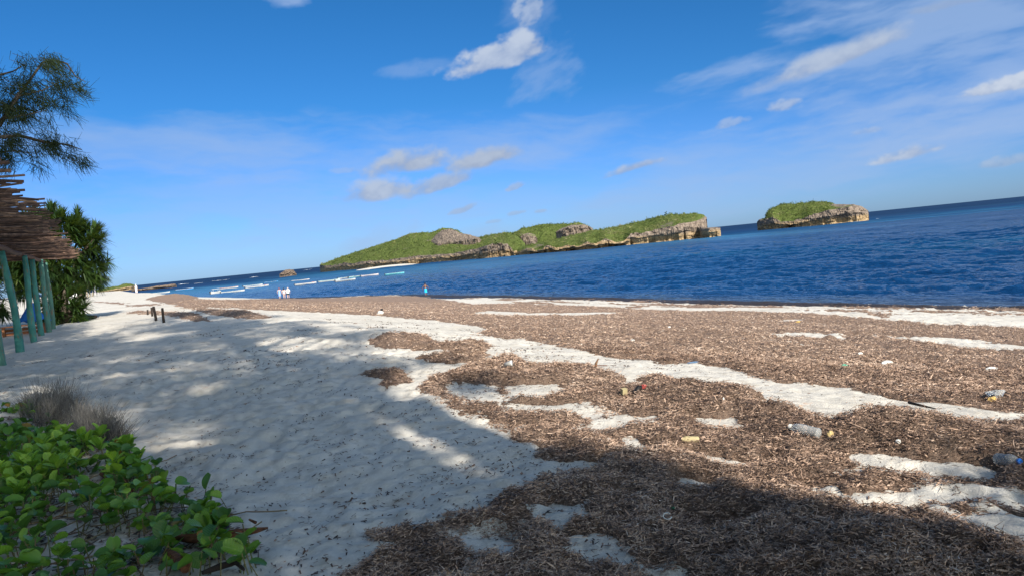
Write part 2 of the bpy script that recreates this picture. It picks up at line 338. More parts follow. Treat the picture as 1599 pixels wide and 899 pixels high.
def wrack_height(X, Y, f):
    d = np.hypot(X, Y)
    h = .014*np.clip(f, -1, 2.)*np.clip(.8+d/40, .8, 1.6)
    h = h + np.clip(f, 0, 1)*(.034*np.clip(fbm(X*2.2, Y*2.2, 31, 4, .62), -.3, 1)+.030*fbm(X*5.5, Y*5.5, 33, 3, .6)*np.clip(d/6, .5, 2.2)+.015*fbm(X*11, Y*11, 32, 3, .65))
    for c, ra, rs, hh in MC:
        a = (X-c[0])*AX[0]+(Y-c[1])*AX[1]; s = (X-c[0])*SX[0]+(Y-c[1])*SX[1]
        # ridges lie along the shore
        h = h + .40*hh*np.exp(-((a/ra)**2+(s/rs)**2))*np.clip(f+.3, 0, 1)
    return h
rr = [.0]; v = .35
while v < 2.2: rr.append(v); v *= 1.08
while v < 700: rr.append(v); v *= 1.0085
while v < 9000: rr.append(v); v *= 1.15
rr = np.array(rr)
fine_a = np.arange(-44, 44.01, .165); side = np.concatenate([np.arange(-180, -44, 3.)])
ang = np.radians(np.concatenate([side, fine_a, np.arange(47, 180, 3.)]))
A_, R_ = np.meshgrid(ang, rr[1:]); X = np.sin(A_)*R_; Y = np.cos(A_)*R_
nr, na = X.shape
FLD = np.full(X.shape, -3.); inner = (R_ < 700) & (np.abs(A_) < math.radians(62))
FLD[inner] = wrack_field(X[inner], Y[inner])
Zs = zsand(X, Y)
Vs = np.stack([X.ravel(), Y.ravel(), Zs.ravel()], 1)
idx = np.arange(nr*na).reshape(nr, na)
q = np.stack([idx[:-1, :], np.roll(idx, -1, 1)[:-1, :], np.roll(idx, -1, 1)[1:, :], idx[1:, :]], -1).reshape(-1, 4)
q = q[:, ::-1]

m_sand, t, b = material('sand')
pos = t.new('ShaderNodeNewGeometry').outputs['Position']
n1 = t.noise(pos, .35, 4); n2 = t.noise(pos, 5., 6, .65); n3 = t.noise(pos, 60., 4, .7); n4 = t.noise(pos, 420., 2, .7)
c = t.mix(t.mapr(n1, .35, .7), (.66, .62, .55), (.58, .54, .47))
c = t.mix(t.mapr(n2, .45, .72, 0., .7), c, (.43, .385, .32))
c = t.mix(t.mapr(n3, .62, .74, 0., .55), c, (.22, .18, .14))
c = t.mix(t.math('MULTIPLY', t.mapr(n4, .62, .72), .35), c, (.2, .17, .14))
t.put(b.inputs['Base Color'], c); b.inputs['Roughness'].default_value = .95; b.inputs['Specular IOR Level'].default_value = .12
hgt = t.math('ADD', t.math('MULTIPLY', n2, 1.), t.math('MULTIPLY_ADD', n3, .22, t.math('MULTIPLY', n4, .05)))
t.put(b.inputs['Normal'], t.bump(hgt, .55, .06))
beach = tag(np_mesh('sand', Vs, q, m_sand, smooth=True), 'pale trodden beach sand sloping down to the sea', None, kind='structure')

m_wr, t, b = material('wrack_bed')
pos = t.new('ShaderNodeNewGeometry').outputs['Position']
n2 = t.noise(pos, 3., 5, .65); n3 = t.noise(pos, 38., 6, .75); n4 = t.noise(t.scalev(pos, (1, 1, 1)), 130., 4, .8)
c = t.ramp(n3, [(.25, (.05, .034, .028)), (.42, (.22, .148, .106)), (.58, (.385, .27, .198)), (.78, (.52, .39, .30))])
c = t.mix(t.mapr(n2, .4, .7, 0., .5), c, (.27, .195, .155)); c = t.mix(t.mapr(n4, .55, .75, 0., .6), c, (.05, .033, .026))
t.put(b.inputs['Base Color'], c); b.inputs['Roughness'].default_value = .85; b.inputs['Specular IOR Level'].default_value = .2
t.put(b.inputs['Normal'], t.bump(t.math('ADD', n3, t.math('MULTIPLY', n4, .5)), 1., .05))
f0 = FLD.ravel(); keep = (f0[q].max(1) > -.12)
keep &= (R_.ravel()[q].max(1) < 600)
qk = q[keep]; used, inv = np.unique(qk, return_inverse=True)
Xw, Yw = Vs[used, 0].astype(float), Vs[used, 1].astype(float)
fw_ = f0[used]
Zw = Vs[used, 2]+wrack_height(Xw, Yw, fw_)-.002
wr = np_mesh('seaweed_bed', np.stack([Xw, Yw, Zw], 1), inv.reshape(-1, 4), m_wr, smooth=True)
tag(wr, 'thick brown mat of dried seagrass washed up along the beach', 'seaweed', kind='stuff')

# loose strands: thin curled ribbons on the mat, thinning out over the sand
def strands(n, rmin, rmax, keepf, seed, wmm, lmm, curl=.5, lift=.02, azr=(-40, 40)):
    g = np.random.default_rng(seed)
    R = rmin*(rmax/rmin)**g.random(n) if rmin > 0 else g.random(n)*rmax
    A = np.radians(g.uniform(azr[0], azr[1], n)); x = np.sin(A)*R; y = np.cos(A)*R
    f = wrack_field(x, y); k = keepf(f, g.random(n), R)
    x, y, f, R = x[k], y[k], f[k], R[k]; n = len(x)
    z = zsand(x, y)+np.where(f > -.3, np.maximum(wrack_height(x, y, f), 0), 0)
    hd = g.uniform(0, 2*np.pi, n); L = np.exp(g.normal(np.log(lmm), .45, n))*np.clip(R/7., .8, 7)**.32; Wd = wmm*g.uniform(.5, 1.6, n)*np.clip(R/6., .8, 8)**.52
    cv = g.normal(0, curl, n); pit = np.clip(g.normal(.12, .35, n), -.25, 1.2)*np.clip(f+.4, 0, 1); lz = g.uniform(0, lift, n)*np.clip(f+.2, .15, 1)+.003
    roll = g.uniform(-1., 1., n)
    P = []; Q = []
    for j in range(3):
        u = (j-1)*.5*L
        h = hd+cv*(j-1); px_ = x+np.cos(h)*u*np.cos(pit); py_ = y+np.sin(h)*u*np.cos(pit); pz_ = z+lz+np.sin(np.abs(pit))*(u+.4*L*(pit > .2))*np.sign(pit+1e-9)*.7+.25*np.abs(cv)*np.abs(u)*.3*(f > 0)
        wx, wy = -np.sin(h)*np.cos(roll)*Wd/2, np.cos(h)*np.cos(roll)*Wd/2; wz = np.sin(roll)*Wd/2
        tp = 1. if j == 1 else .55
        P += [np.stack([px_-wx*tp, py_-wy*tp, np.maximum(pz_-wz*tp, z+.002)], 1), np.stack([px_+wx*tp, py_+wy*tp, np.maximum(pz_+wz*tp, z+.002)], 1)]
    V = np.stack(P, 1).reshape(-1, 3); o = np.arange(n)*6
    F = np.concatenate([np.stack([o, o+1, o+3, o+2], 1), np.stack([o+2, o+3, o+5, o+4], 1)])
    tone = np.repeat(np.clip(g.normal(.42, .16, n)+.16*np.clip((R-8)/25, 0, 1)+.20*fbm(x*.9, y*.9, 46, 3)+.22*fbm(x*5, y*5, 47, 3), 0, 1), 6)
    return V, F, tone
m_str, t, b = material('dry_seagrass')
at = t.new('ShaderNodeAttribute', attribute_name='tone').outputs['Fac']
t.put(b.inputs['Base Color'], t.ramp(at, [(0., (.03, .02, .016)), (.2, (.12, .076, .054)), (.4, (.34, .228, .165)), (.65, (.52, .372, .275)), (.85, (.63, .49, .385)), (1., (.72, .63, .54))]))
b.inputs['Roughness'].default_value = .6; b.inputs['Specular IOR Level'].default_value = .3
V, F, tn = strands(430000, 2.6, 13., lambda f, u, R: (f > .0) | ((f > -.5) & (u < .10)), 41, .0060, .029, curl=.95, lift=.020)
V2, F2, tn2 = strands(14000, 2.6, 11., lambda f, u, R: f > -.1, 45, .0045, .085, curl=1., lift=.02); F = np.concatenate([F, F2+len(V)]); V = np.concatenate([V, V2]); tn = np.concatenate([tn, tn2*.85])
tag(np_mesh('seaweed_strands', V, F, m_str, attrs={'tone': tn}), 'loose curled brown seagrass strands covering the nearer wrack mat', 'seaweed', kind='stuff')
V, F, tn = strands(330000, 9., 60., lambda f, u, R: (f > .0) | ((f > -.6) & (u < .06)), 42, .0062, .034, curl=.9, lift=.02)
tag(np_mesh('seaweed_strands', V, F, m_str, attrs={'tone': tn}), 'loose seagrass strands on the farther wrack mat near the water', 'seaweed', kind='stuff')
V, F, tn = strands(150000, 2.6, 40., lambda f, u, R: (f < .0) & (u < .035+.65*np.clip((f+1.5)/1.5, 0, 1)**2.2), 43, .007, .038, curl=.8, lift=.006)
tag(np_mesh('seaweed_scraps', V, F, m_str, attrs={'tone': tn*.65}), 'dark scraps of dry seagrass scattered over the pale sand', 'seaweed', kind='stuff')

g = np.random.default_rng(44); n0 = 900; Rc = 2.9*(26/2.9)**g.random(n0); Ac = np.radians(g.uniform(-36, 12, n0)); VV, FF, TT = [], [], []; nv_ = 0
for x, y, R in zip(np.sin(Ac)*Rc, np.cos(Ac)*Rc, Rc):          # small tangles of weed dropped on the bare sand
    if wrack_field(np.array([x]), np.array([y]))[0] > -.6 or g.random() > .35+.65*np.clip((x*SX[0]+y*SX[1]+1)/3.5, 0, 1): continue
    m_ = int(g.integers(2, 16)*(3. if g.random() < .16 else 1)); r_ = .012+.0045*m_; px_ = x+g.normal(0, r_*1.5, m_); py_ = y+g.normal(0, r_, m_); z0 = float(zsand(np.array([x]), np.array([y]))[0]); hd = g.normal(0, .8, m_)+g.uniform(0, 6.28); L_ = g.uniform(.025, .075, m_)*np.clip(R/8, 1, 2); w_ = g.uniform(.003, .007, m_)*np.clip(R/8, 1, 2); zz = zsand(px_, py_)+g.uniform(.002, .012, m_)
    e = np.stack([np.cos(hd)*L_/2, np.sin(hd)*L_/2, g.normal(0, .12, m_)*L_], 1); s_ = np.stack([-np.sin(hd)*w_, np.cos(hd)*w_, g.normal(0, .4, m_)*w_], 1); C_ = np.stack([px_, py_, zz], 1)
    VV.append(np.stack([C_-e-s_*.5, C_-e+s_*.5, C_+s_+[0, 0, .006], C_+e, C_-s_+[0, 0, .006]], 1).reshape(-1, 3)); o = np.arange(m_)*5+nv_; FF.append(np.concatenate([np.stack([o, o+1, o+2, o+4], 1)])); nv_ += m_*5; TT.append(np.repeat(np.clip(g.normal(.16, .1, m_), 0, 1), 5))
tag(np_mesh('seaweed_scraps', np.concatenate(VV), np.concatenate(FF), m_str, attrs={'tone': np.concatenate(TT)}), 'little dark tangles of weed dropped on the trodden sand', 'seaweed', kind='stuff')
# wet weed heaped where the water stops
m_wet, t, b = material('wet_weed'); pos = t.new('ShaderNodeNewGeometry').outputs['Position']; n1 = t.noise(pos, 9., 6, .75)
t.put(b.inputs['Base Color'], t.ramp(n1, [(.3, (.008, .006, .004)), (.5, (.035, .024, .015)), (.75, (.085, .06, .04))])); b.inputs['Roughness'].default_value = .5; t.put(b.inputs['Normal'], t.bump(n1, 1., .06))
av = np.concatenate([np.arange(12, 60, .12), np.arange(60, 160, .4)]); kk = np.linspace(0, 1, 9); Ag, Kg = np.meshgrid(av, kk, indexing='ij')
wdt = .55+.30*fbm(Ag*.25, Ag*0, 81, 3)+.012*Ag; ctr = shore(Ag)-.30+.35*fbm(Ag*.09, Ag*0+3, 82, 3); Sg = ctr+(Kg-.5)*2*wdt; Xg = Ag*AX[0]+Sg*SX[0]; Yg = Ag*AX[1]+Sg*SX[1]
Zg = zbase(Xg, Yg)-.03+np.sin(math.pi*Kg)*(.11+.09*fbm(Ag*.5, Sg*.8, 83, 3)+.05*fbm(Ag*3, Sg*4, 84, 3)); nA, nK = Ag.shape; ii = np.arange(nA*nK).reshape(nA, nK)
tag(np_mesh('wet_seaweed', np.stack([Xg.ravel(), Yg.ravel(), Zg.ravel()], 1), np.stack([ii[:-1, :-1], ii[:-1, 1:], ii[1:, 1:], ii[1:, :-1]], -1).reshape(-1, 4), m_wet, smooth=True), 'dark wet seaweed heaped in a line along the water edge', 'seaweed', kind='stuff')

# ------------------------------------------------------------------ the sea
m_sea, t, b = material('sea_water')
pos = t.new('ShaderNodeNewGeometry').outputs['Position']
rz_ = math.atan2(SX[1], SX[0])
pr = t.scalev(pos, (1, 1, 1), (0, 0, -rz_))
ds = t.vmath('LENGTH', pos)
patch = t.noise(t.scalev(pr, (.011, .0045, 1)), 1., 4, .55, .5)
far = t.mapr(ds, 420., 900.)
col = t.mix(t.mapr(patch, .50, .66), (.004, .036, .115), (.010, .080, .165))
col = t.mix(far, col, (.002, .026, .080))
sv = t.vmath('DOT_PRODUCT', pos, (SX[0], SX[1], 0)); av = t.vmath('DOT_PRODUCT', pos, (AX[0], AX[1], 0))
bay = t.math('MULTIPLY', t.mapr(av, 110., 230.), t.mapr(ds, 330., 520., 1., 0.)); col = t.mix(t.math('MULTIPLY', bay, t.mapr(patch, .38, .6, .25, .9)), col, (.035, .15, .28))
shal = t.math('MULTIPLY', t.mapr(sv, 31., 36., 1., 0.), t.mapr(av, 60., 90., 1., 0.)); col = t.mix(t.math('MULTIPLY', shal, .6), col, (.06, .07, .075))
t.n.remove(b)
w1 = t.noise(t.scalev(pr, (1., .45, 1)), .55, 6, .62, .4); w2 = t.noise(t.scalev(pr, (1., .5, 1)), 2.1, 5, .6, .2); w0 = t.noise(t.scalev(pr, (1., .35, 1)), .13, 3, .5)
hgt = t.math('ADD', t.math('MULTIPLY_ADD', w2, .42, w1), t.math('MULTIPLY', w0, 1.2))
nrm = t.bump(hgt, 1., .36)
df = t.new('ShaderNodeBsdfDiffuse'); t.put(df.inputs['Color'], col); t.put(df.inputs['Normal'], nrm)
gl = t.new('ShaderNodeBsdfGlossy'); t.put(gl.inputs['Roughness'], t.mapr(ds, 40., 600., .05, .40)); t.put(gl.inputs['Normal'], nrm)
fr = t.new('ShaderNodeFresnel'); fr.inputs['IOR'].default_value = 1.33; t.put(fr.inputs['Normal'], nrm)
streak = t.noise(t.scalev(pr, (.035, .006, 1)), 1., 4, .6)          # wind streaks: rougher and smoother water
cap_ = t.math('MULTIPLY', t.mapr(ds, 60., 420., 1., .085), t.mapr(streak, .3, .7, .75, 1.3))
mx = t.new('ShaderNodeMixShader'); t.put(mx.inputs[0], t.math('MINIMUM', t.math('MULTIPLY', fr.outputs[0], .95), cap_))     # waves facing the viewer: reflection never reaches the mirror value
t.l.new(df.outputs[0], mx.inputs[1]); t.l.new(gl.outputs[0], mx.inputs[2]); t.l.new(mx.outputs[0], t.n['Material Output'].inputs[0])
rs = [.5, 12.]; v = 24.
while v < 130: rs.append(v); v += .22+.0011*v
while v < 2600: rs.append(v); v *= 1.009
while v < 60000: rs.append(v); v *= 1.3
rs = np.array(rs); gs = np.radians(np.concatenate([np.arange(-180, -42, 3.), np.arange(-42, 42.01, .2), np.arange(45, 180, 3.)]))
GA, GR = np.meshgrid(gs, rs); WX = np.sin(GA)*GR; WY = np.cos(GA)*GR
wa = WX*AX[0]+WY*AX[1]; ws = WX*SX[0]+WY*SX[1]
fine_ = np.clip((420-GR)/300, 0, 1)*(GR > 20)*(np.abs(GA) < math.radians(43)); near_s = np.clip((ws-shore(wa)+1)/9., .12, 1)
wz = .24*fbm(wa*.16+.3*vnoise(ws*.2, wa*.1, 72), ws*.42, 71, 2)+.20*fbm(wa*.5, ws*1.15+.5*vnoise(wa*.3, ws*.3, 73), 74, 3, .6)+.06*fbm(wa*1.9, ws*3., 75, 2)
far_ = np.clip((GR-60)/120, 0, 1)*np.clip((2500-GR)/1500, 0, 1)*(np.abs(GA) < math.radians(43))
WZ = SEA_Z+wz*fine_*near_s+far_*(.30*fbm(wa*.022, ws*.06, 76, 3, .6)+.16*fbm(wa*.07, ws*.16, 77, 2))
n = len(gs); ii = np.arange(len(rs)*n).reshape(len(rs), n)
F = np.stack([ii[:-1], ii[1:], np.roll(ii, -1, 1)[1:], np.roll(ii, -1, 1)[:-1]], -1).reshape(-1, 4)
tag(np_mesh('sea', np.stack([WX.ravel(), WY.ravel(), WZ.ravel()], 1), F[:, ::-1], m_sea, smooth=True), 'deep blue rippled sea reaching to the horizon', None, kind='structure')

# ------------------------------------------------------------------ islands
m_isl, t, b = material('island_rock')
geo = t.new('ShaderNodeNewGeometry'); pos = geo.outputs['Position']
veg = t.new('ShaderNodeAttribute', attribute_name='veg').outputs['Fac']
sp = t.new('ShaderNodeSeparateXYZ'); t.put(sp.inputs[0], pos)
n1 = t.noise(pos, .22, 6, .65); n2 = t.noise(pos, .9, 6, .7); n3 = t.noise(t.scalev(pos, (1, 1, 3.)), .5, 5, .65)
rock = t.ramp(n2, [(.3, (.05, .04, .034)), (.45, (.165, .132, .108)), (.58, (.28, .225, .182)), (.8, (.39, .32, .265))])
tan = t.ramp(n3, [(.3, (.16, .11, .06)), (.5, (.36, .26, .15)), (.75, (.48, .37, .24))])
low = t.mapr(t.math('ADD', sp.outputs[2], t.math('MULTIPLY_ADD', n1, 4., -2.)), SEA_Z+2.2, SEA_Z+4., 1., 0.)
rock = t.mix(low, rock, tan)
gr = t.ramp(n2, [(.25, (.04, .06, .018)), (.5, (.10, .135, .032)), (.75, (.17, .2, .065))])
gr = t.mix(t.mapr(n1, .55, .72, 0., .6), gr, (.17, .16, .07))
vf = t.mapr(t.math('ADD', veg, t.math('MULTIPLY_ADD', n2, .9, -.45)), .35, .6)
t.put(b.inputs['Base Color'], t.mix(vf, rock, gr)); b.inputs['Roughness'].default_value = .95; b.inputs['Specular IOR Level'].default_value = .1
t.put(b.inputs['Normal'], t.bump(t.math('ADD', n2, t.math('MULTIPLY', n3, .5)), 1., 1.0))
m_scrub = leafy('island_scrub', [(0, (.026, .040, .014)), (.3, (.068, .094, .027)), (.6, (.125, .155, .045)), (.85, (.18, .19, .072)), (1, (.22, .195, .12))], .2, .7, .15)

def loft(name, parent, top, rng, cliff, wid, p, px_step, seed, vegmin=.0, notch=2.2, amp=.8, scrub=1.0, endw=10., zb=SEA_Z-1.2, vegx=((0, 1), (1, 1))):
    xs = np.arange(top[0][0], top[-1][0]+.01, px_step); ty = np.interp(xs, *zip(*top)); Rr = np.interp(xs, *zip(*rng)); ch = np.interp(xs, *zip(*cliff)); wd = np.interp(xs, *zip(*wid))
    st = []; u = 0; last = None
    NS = 16
    for i, x in enumerate(xs):
        d = ray(x, ty[i]); hd = d[:2]/np.hypot(d[0], d[1]); el = d[2]/np.hypot(d[0], d[1])
        T = 1.6+el*(Rr[i]+wd[i])-SEA_Z; c = min(ch[i], T*.92); nt = notch*(.6+.8*abs(float(vnoise(x*.11, 1.3, seed))))*(1+1.3*max(0, float(vnoise(x*.06, 7.7, seed+2))))
        cave = max(0., float(fbm(x*.17, 3.1, seed+4, 3, .7))-.12)*8.*(.5+.5*float(vnoise(x*.05, 9.3, seed+7))); pf = [(nt+cave, zb-SEA_Z, 0)]
        for k in range(13):
            kk = k/12; hh_ = .15+(c-.15)*kk; lowp = max(0., 1-kk/.55)**.7
            pf.append((nt*lowp*(1 if kk > .08 else .8)+cave*max(0., 1-kk/.8)**.5-.6*math.exp(-((kk-.66)/.14)**2)+.5*max(0, kk-.85), hh_, .0 if kk < .8 else .3*(kk-.8)/.2))
        for k in range(1, NS+1):
            tt = k/NS; pf.append((.6+(wd[i]-.6)*tt, c+(T-c)*(1-(1-tt)**p), 1))
        pf += [(wd[i]*1.15, T*.95, 1), (wd[i]*1.4, T*.7, 1), (wd[i]*1.7, c*.6, .3), (wd[i]*1.75, zb-SEA_Z, 0)]
        P0 = CAM[:2]+hd*Rr[i]
        if last is not None: u += math.hypot(*(P0-last))
        last = P0; st.append((u, P0, hd, pf))
    U = st[-1][0]; V = []; G = []
    for u, P0, hd, pf in st:
        e = max(.03, min(1, min(u, U-u)/endw))**.5; mid = .5*pf[-1][0]
        pa = np.array(pf); jj = np.arange(len(pa)); v_, h_, g_ = pa.T
        nz = fbm(u*.22+jj*.03, h_*.35+jj*.2, seed, 4, .6); nv = fbm(u*.35+jj*0, h_*.6+jj*.15, seed+3, 5, .7)+.35*np.abs(fbm(u*.9, h_*1.3, seed+6, 3, .6))
        am = amp*np.where(g_ < .5, 1.3, .5); vv = mid+(v_-mid)*e+nv*am*1.2
        hh = h_+np.where((jj > 1) & (jj < len(pa)-1), nz*am, 0)*np.where(h_ < 2, .5, 1.); hh[1:] = np.maximum(hh[1:], -.3); hh[-1] = h_[-1]
        V += [(P0[0]+hd[0]*x, P0[1]+hd[1]*x, SEA_Z+y) for x, y in zip(vv, hh)]; G += list(g_)
    k = len(st[0][3]); ns = len(st)
    F = [(i*k+j, (i+1)*k+j, (i+1)*k+j+1, i*k+j+1) for i in range(ns-1) for j in range(k-1)]
    V = np.array(V); G = np.array(G, float)*np.repeat(np.interp(xs, *zip(*vegx)), k); us = np.repeat([s_[0] for s_ in st], k)
    vegn = fbm(us*.06, V[:, 2]*.2+V[:, 1]*.03, seed+9, 4, .62)*1.5
    G = np.clip(G+np.where(G > .3, vegn*.55-vegmin, 0), 0, 1)
    V3 = list(V); tri = [tuple(i for i in range(k)), tuple((ns-1)*k+i for i in range(k))[::-1]]
    me = bpy.data.meshes.new(name); me.from_pydata([tuple(x) for x in V], [], F+tri); me.materials.append(m_isl)
    at = me.attributes.new('veg', 'FLOAT', 'POINT'); at.data.foreach_set('value', G.astype(np.float32)); me.update()
    o = link_mesh(name, me, parent)
    # scrub: clumps of small leaf faces over the green part
    g = np.random.default_rng(seed); fs = np.array(F); gv = G[fs].mean(1); ar = np.linalg.norm(np.cross(V[fs[:, 1]]-V[fs[:, 0]], V[fs[:, 3]]-V[fs[:, 0]]), axis=1)
    ef = np.repeat([min(1, min(s_[0], U-s_[0])/endw) for s_ in st], k)[fs].min(1); w = ar*(gv > .55)*(ef > .3)
    if w.sum() < 5: return o
    ncl = int(min(12000, w.sum()*.8*scrub)); pick = g.choice(len(fs), ncl, p=w/w.sum())
    a1 = g.random((ncl, 1)); b1 = g.random((ncl, 1)); q4 = V[fs[pick]]
    c = (q4[:, 0]*(1-a1)+q4[:, 1]*a1)*(1-b1)+(q4[:, 3]*(1-a1)+q4[:, 2]*a1)*b1
    sz = np.exp(g.normal(-.3, .4, ncl))*.8; NT_ = 9
    cc = np.repeat(c, NT_, 0)+g.normal(0, .45, (ncl*NT_, 3))*np.repeat(sz, NT_)[:, None]*[1, 1, .6]+[0, 0, .25]
    d1 = g.normal(0, 1, (ncl*NT_, 3)); d1 /= np.linalg.norm(d1, axis=1)[:, None]; d2 = g.normal(0, 1, (ncl*NT_, 3)); ss = np.repeat(sz, NT_)[:, None]*.42
    d2 = np.cross(d1, d2); d2 /= np.linalg.norm(d2, axis=1)[:, None]
    VV = np.stack([cc-d1*ss, cc+d1*ss*.8+d2*ss*.6, cc+d2*ss*1.1], 1).reshape(-1, 3)
    tn = np.repeat(np.clip(np.repeat(.55+.62*fbm(c[:, 0]*.07, c[:, 1]*.07, seed+5, 4, .6)+.35*fbm(c[:, 0]*.35, c[:, 2]*.5, seed+6, 3)+g.normal(0, .1, ncl), NT_)+g.normal(0, .12, ncl*NT_), 0, 1), 3)
    so_ = np_mesh('scrub', VV, np.arange(len(VV)).reshape(-1, 3), m_scrub, o, attrs={'tone': tn}); so_['kind'] = 'stuff'
    return o
def outcrop(name, parent, px, py, R, w, h, dep, seed, veg=0., amp=.5):
    d = ray(px, py); hd = d[:2]/np.hypot(d[0], d[1]); c = CAM+d/np.hypot(d[0], d[1])*R
    mb = MB(); mb.blob((0, 0, 0), (w, dep, h), seed, amp, 34, 22); V = np.array(mb.v)
    an = math.atan2(hd[1], hd[0])-math.pi/2; ca, sa = math.cos(an), math.sin(an)
    # chop into blocky ledges
    V[:, 2] += .35*np.round(V[:, 2]/1.3)*1.3-.35*V[:, 2]
    r_ = np.stack([V[:, 0]*ca-V[:, 1]*sa+c[0], V[:, 0]*sa+V[:, 1]*ca+c[1], V[:, 2]+c[2]], 1)
    return np_mesh(name, r_, mb.f, m_isl, parent, attrs={'veg': np.clip((V[:, 2]/h-.55)*2, 0, 1)*veg})

isl = thing('island', onsea(800, 400), 'long green topped rocky island across the bay with undercut cliffs', 'island'); isl['kind'] = 'structure'
isl.location = (0, 0, 0)
loft('headland', isl, [(499,414),(505,412),(533,401),(586,384),(618,374),(639,365),(661,363),(671,364),(693,356),(705,357),(716,361),(722,366),(748,371),(771,366),(788,363.5),(803,364),(812,372),(820,380)],
     [(499,600),(527,560),(565,520),(616,490),(671,460),(746,425),(795,388),(820,378)], [(499,5.5),(520,4),(536,5.5),(552,3.8),(566,5.2),(600,4),(640,4.6),(700,4),(735,5.2),(760,6.5),(792,6),(800,2),(820,4)], [(499,16),(560,45),(700,55),(800,45),(820,36)], 1.05, .8, 3, scrub=.5)
loft('back_hill', isl, [(738,378),(760,373),(790,366),(803,364),(814,357),(847,350.5),(888,349),(903,347),(915,351.5),(925,358),(930,364)], [(738,470),(930,430)], [(738,4),(930,6)], [(738,22),(840,28),(930,18)], 1.5, .9, 5, scrub=.6, endw=6)
loft('ridge', isl, [(806,388),(818,384),(850,378),(885,370),(926,360.7),(969,352.8),(992,347.3),(1005,345),(1039,337),(1046,334.5),(1060,335),(1088,333.6),(1099,335.5),(1104,340)],
     [(806,374),(926,350),(1016,352),(1073,345),(1104,341)], [(806,1.5),(822,3.2),(838,1.6),(856,3.4),(868,1.7),(884,2.8),(902,1.6),(915,3.6),(928,2.0),(944,4.4),(958,2.2),(972,2.0),(984,5),(1000,4.6),(1040,6.5),(1070,7.5),(1104,9)], [(806,20),(900,32),(1000,38),(1104,30)], 1.15, .7, 8, vegmin=.0, notch=3.6, scrub=.65, endw=16, vegx=((806, 1), (1068, 1), (1090, .72), (1100, .35), (1104, .2)))
loft('rock_shelf', isl, [(1092,352),(1104,356),(1118,355),(1125,356)], [(1092,342),(1125,338)], [(1092,4),(1125,3.6)], [(1092,14),(1125,8)], 1., .8, 12, vegmin=2., notch=1.6, scrub=.01, endw=4)
for nm_, tp, R1, R2, chh, wd_, sd3 in [('outcrop', [(673,376),(680,368),(690,360),(700,357.6),(712,359.5),(717,364),(724,365.5),(735,367.5),(748,371.5),(752,376)], 478, 440, 14, 14, 51), ('outcrop', [(748,392),(758,384),(775,379),(792,381),(800,388),(803,394)], 398, 384, 9, 9, 53), ('outcrop', [(803,372),(810,366.5),(825,365),(836,367),(839,374)], 436, 430, 13, 9, 55), ('outcrop', [(868,362),(878,356.5),(892,351.5),(912,351.2),(924,356.5),(928,364)], 428, 424, 15, 12, 57)]:
    loft(nm_, isl, tp, [(tp[0][0], R1), (tp[-1][0], R2)], [(tp[0][0], chh*.8), (tp[-1][0], chh*.8)], [(tp[0][0], wd_), (tp[-1][0], wd_)], 1.3, .35, sd3, vegmin=1.1 if sd3 in (51, 57) else .45, notch=.8, amp=1.5, scrub=.7, endw=6)
strip = MB(); xs_ = np.linspace(556, 652, 40); P_ = []
for x in xs_:
    yb_ = np.interp(x, [527, 565, 616, 660], [425.4, 421.2, 415.2, 410.6]); f_ = 2.0*math.sin(math.pi*(x-556)/96)**.6+.3; q0 = onsea(x, yb_+.7); d_ = q0[:2]/np.hypot(*q0[:2]); P_ += [(q0[0], q0[1], SEA_Z-.1), (*(q0[:2]+d_*7), SEA_Z+.25*f_), (*(q0[:2]+d_*14), SEA_Z+.45*f_)]
strip.add(P_, [(i*3+j, i*3+j+1, (i+1)*3+j+1, (i+1)*3+j) for i in range(39) for j in range(2)]); strip.build('cove_beach', m_sand, isl, True)
isl2 = thing('islet', (0, 0, 0), 'small flat topped rocky islet with green scrub, standing alone nearest the open sea', 'islet'); isl2['kind'] = 'structure'
loft('islet_rock', isl2, [(1182,347),(1185,343.5),(1194,341),(1199,330),(1206,325),(1220,319.5),(1245,318),(1270,315.6),(1283,316),(1305,319),(1333,319.5),(1345,322.5),(1352,326),(1356,329)],
     [(1182,425),(1215,420),(1258,415),(1295,412),(1342,410),(1356,412)], [(1182,6.5),(1205,6.5),(1218,3.5),(1250,3.6),(1262,5.6),(1300,7.),(1340,8.5),(1356,8)], [(1182,10),(1220,20),(1300,22),(1356,12)], 1.7, .5, 21, notch=2.6, amp=.9, scrub=1.1, endw=9, vegx=((1182, .2), (1192, .5), (1200, 1), (1285, 1), (1300, .75), (1318, .42), (1356, .2)))
hl = thing('headland', (0, 0, 0), 'distant low green headland at the far left end of the beach', 'headland'); hl['kind'] = 'structure'
loft('far_point', hl, [(150,452),(172,448),(185,446),(197,442),(204,443),(211,445),(212.5,447)], [(150,880),(213,900)], [(150,1.),(190,3),(212,4.5)], [(150,20),(213,22)], 1.2, .9, 31, notch=1., amp=.7, scrub=.3, endw=5)
m_reef, t, b = material('reef_rock'); pos = t.new('ShaderNodeNewGeometry').outputs['Position']; n1 = t.noise(pos, .8, 6, .7)
t.put(b.inputs['Base Color'], t.ramp(n1, [(.3, (.06, .045, .035)), (.5, (.17, .125, .095)), (.75, (.27, .21, .16))])); b.inputs['Roughness'].default_value = .95; t.put(b.inputs['Normal'], t.bump(n1, 1., .8))
def sea_rock(name, top, R, wid, seed, label):
    o = thing(name, (0, 0, 0), label, 'rock'); 
    rk_ = loft('rock', o, top, [(top[0][0], R), (top[-1][0], R)], [(top[0][0], 6), (top[-1][0], 6)], [(top[0][0], wid), (top[-1][0], wid)], 1.3, .5, seed, vegmin=2.2, notch=1.2, amp=.9, scrub=.0, endw=4); rk_.data.materials[0] = m_reef
sea_rock('sea_rock', [(436,428.5),(441,425),(445,421.5),(452,420.5),(458,421.5),(461,425),(463,427.5)], 520, 7, 41, 'rounded brown rock standing in the sea left of the long island')
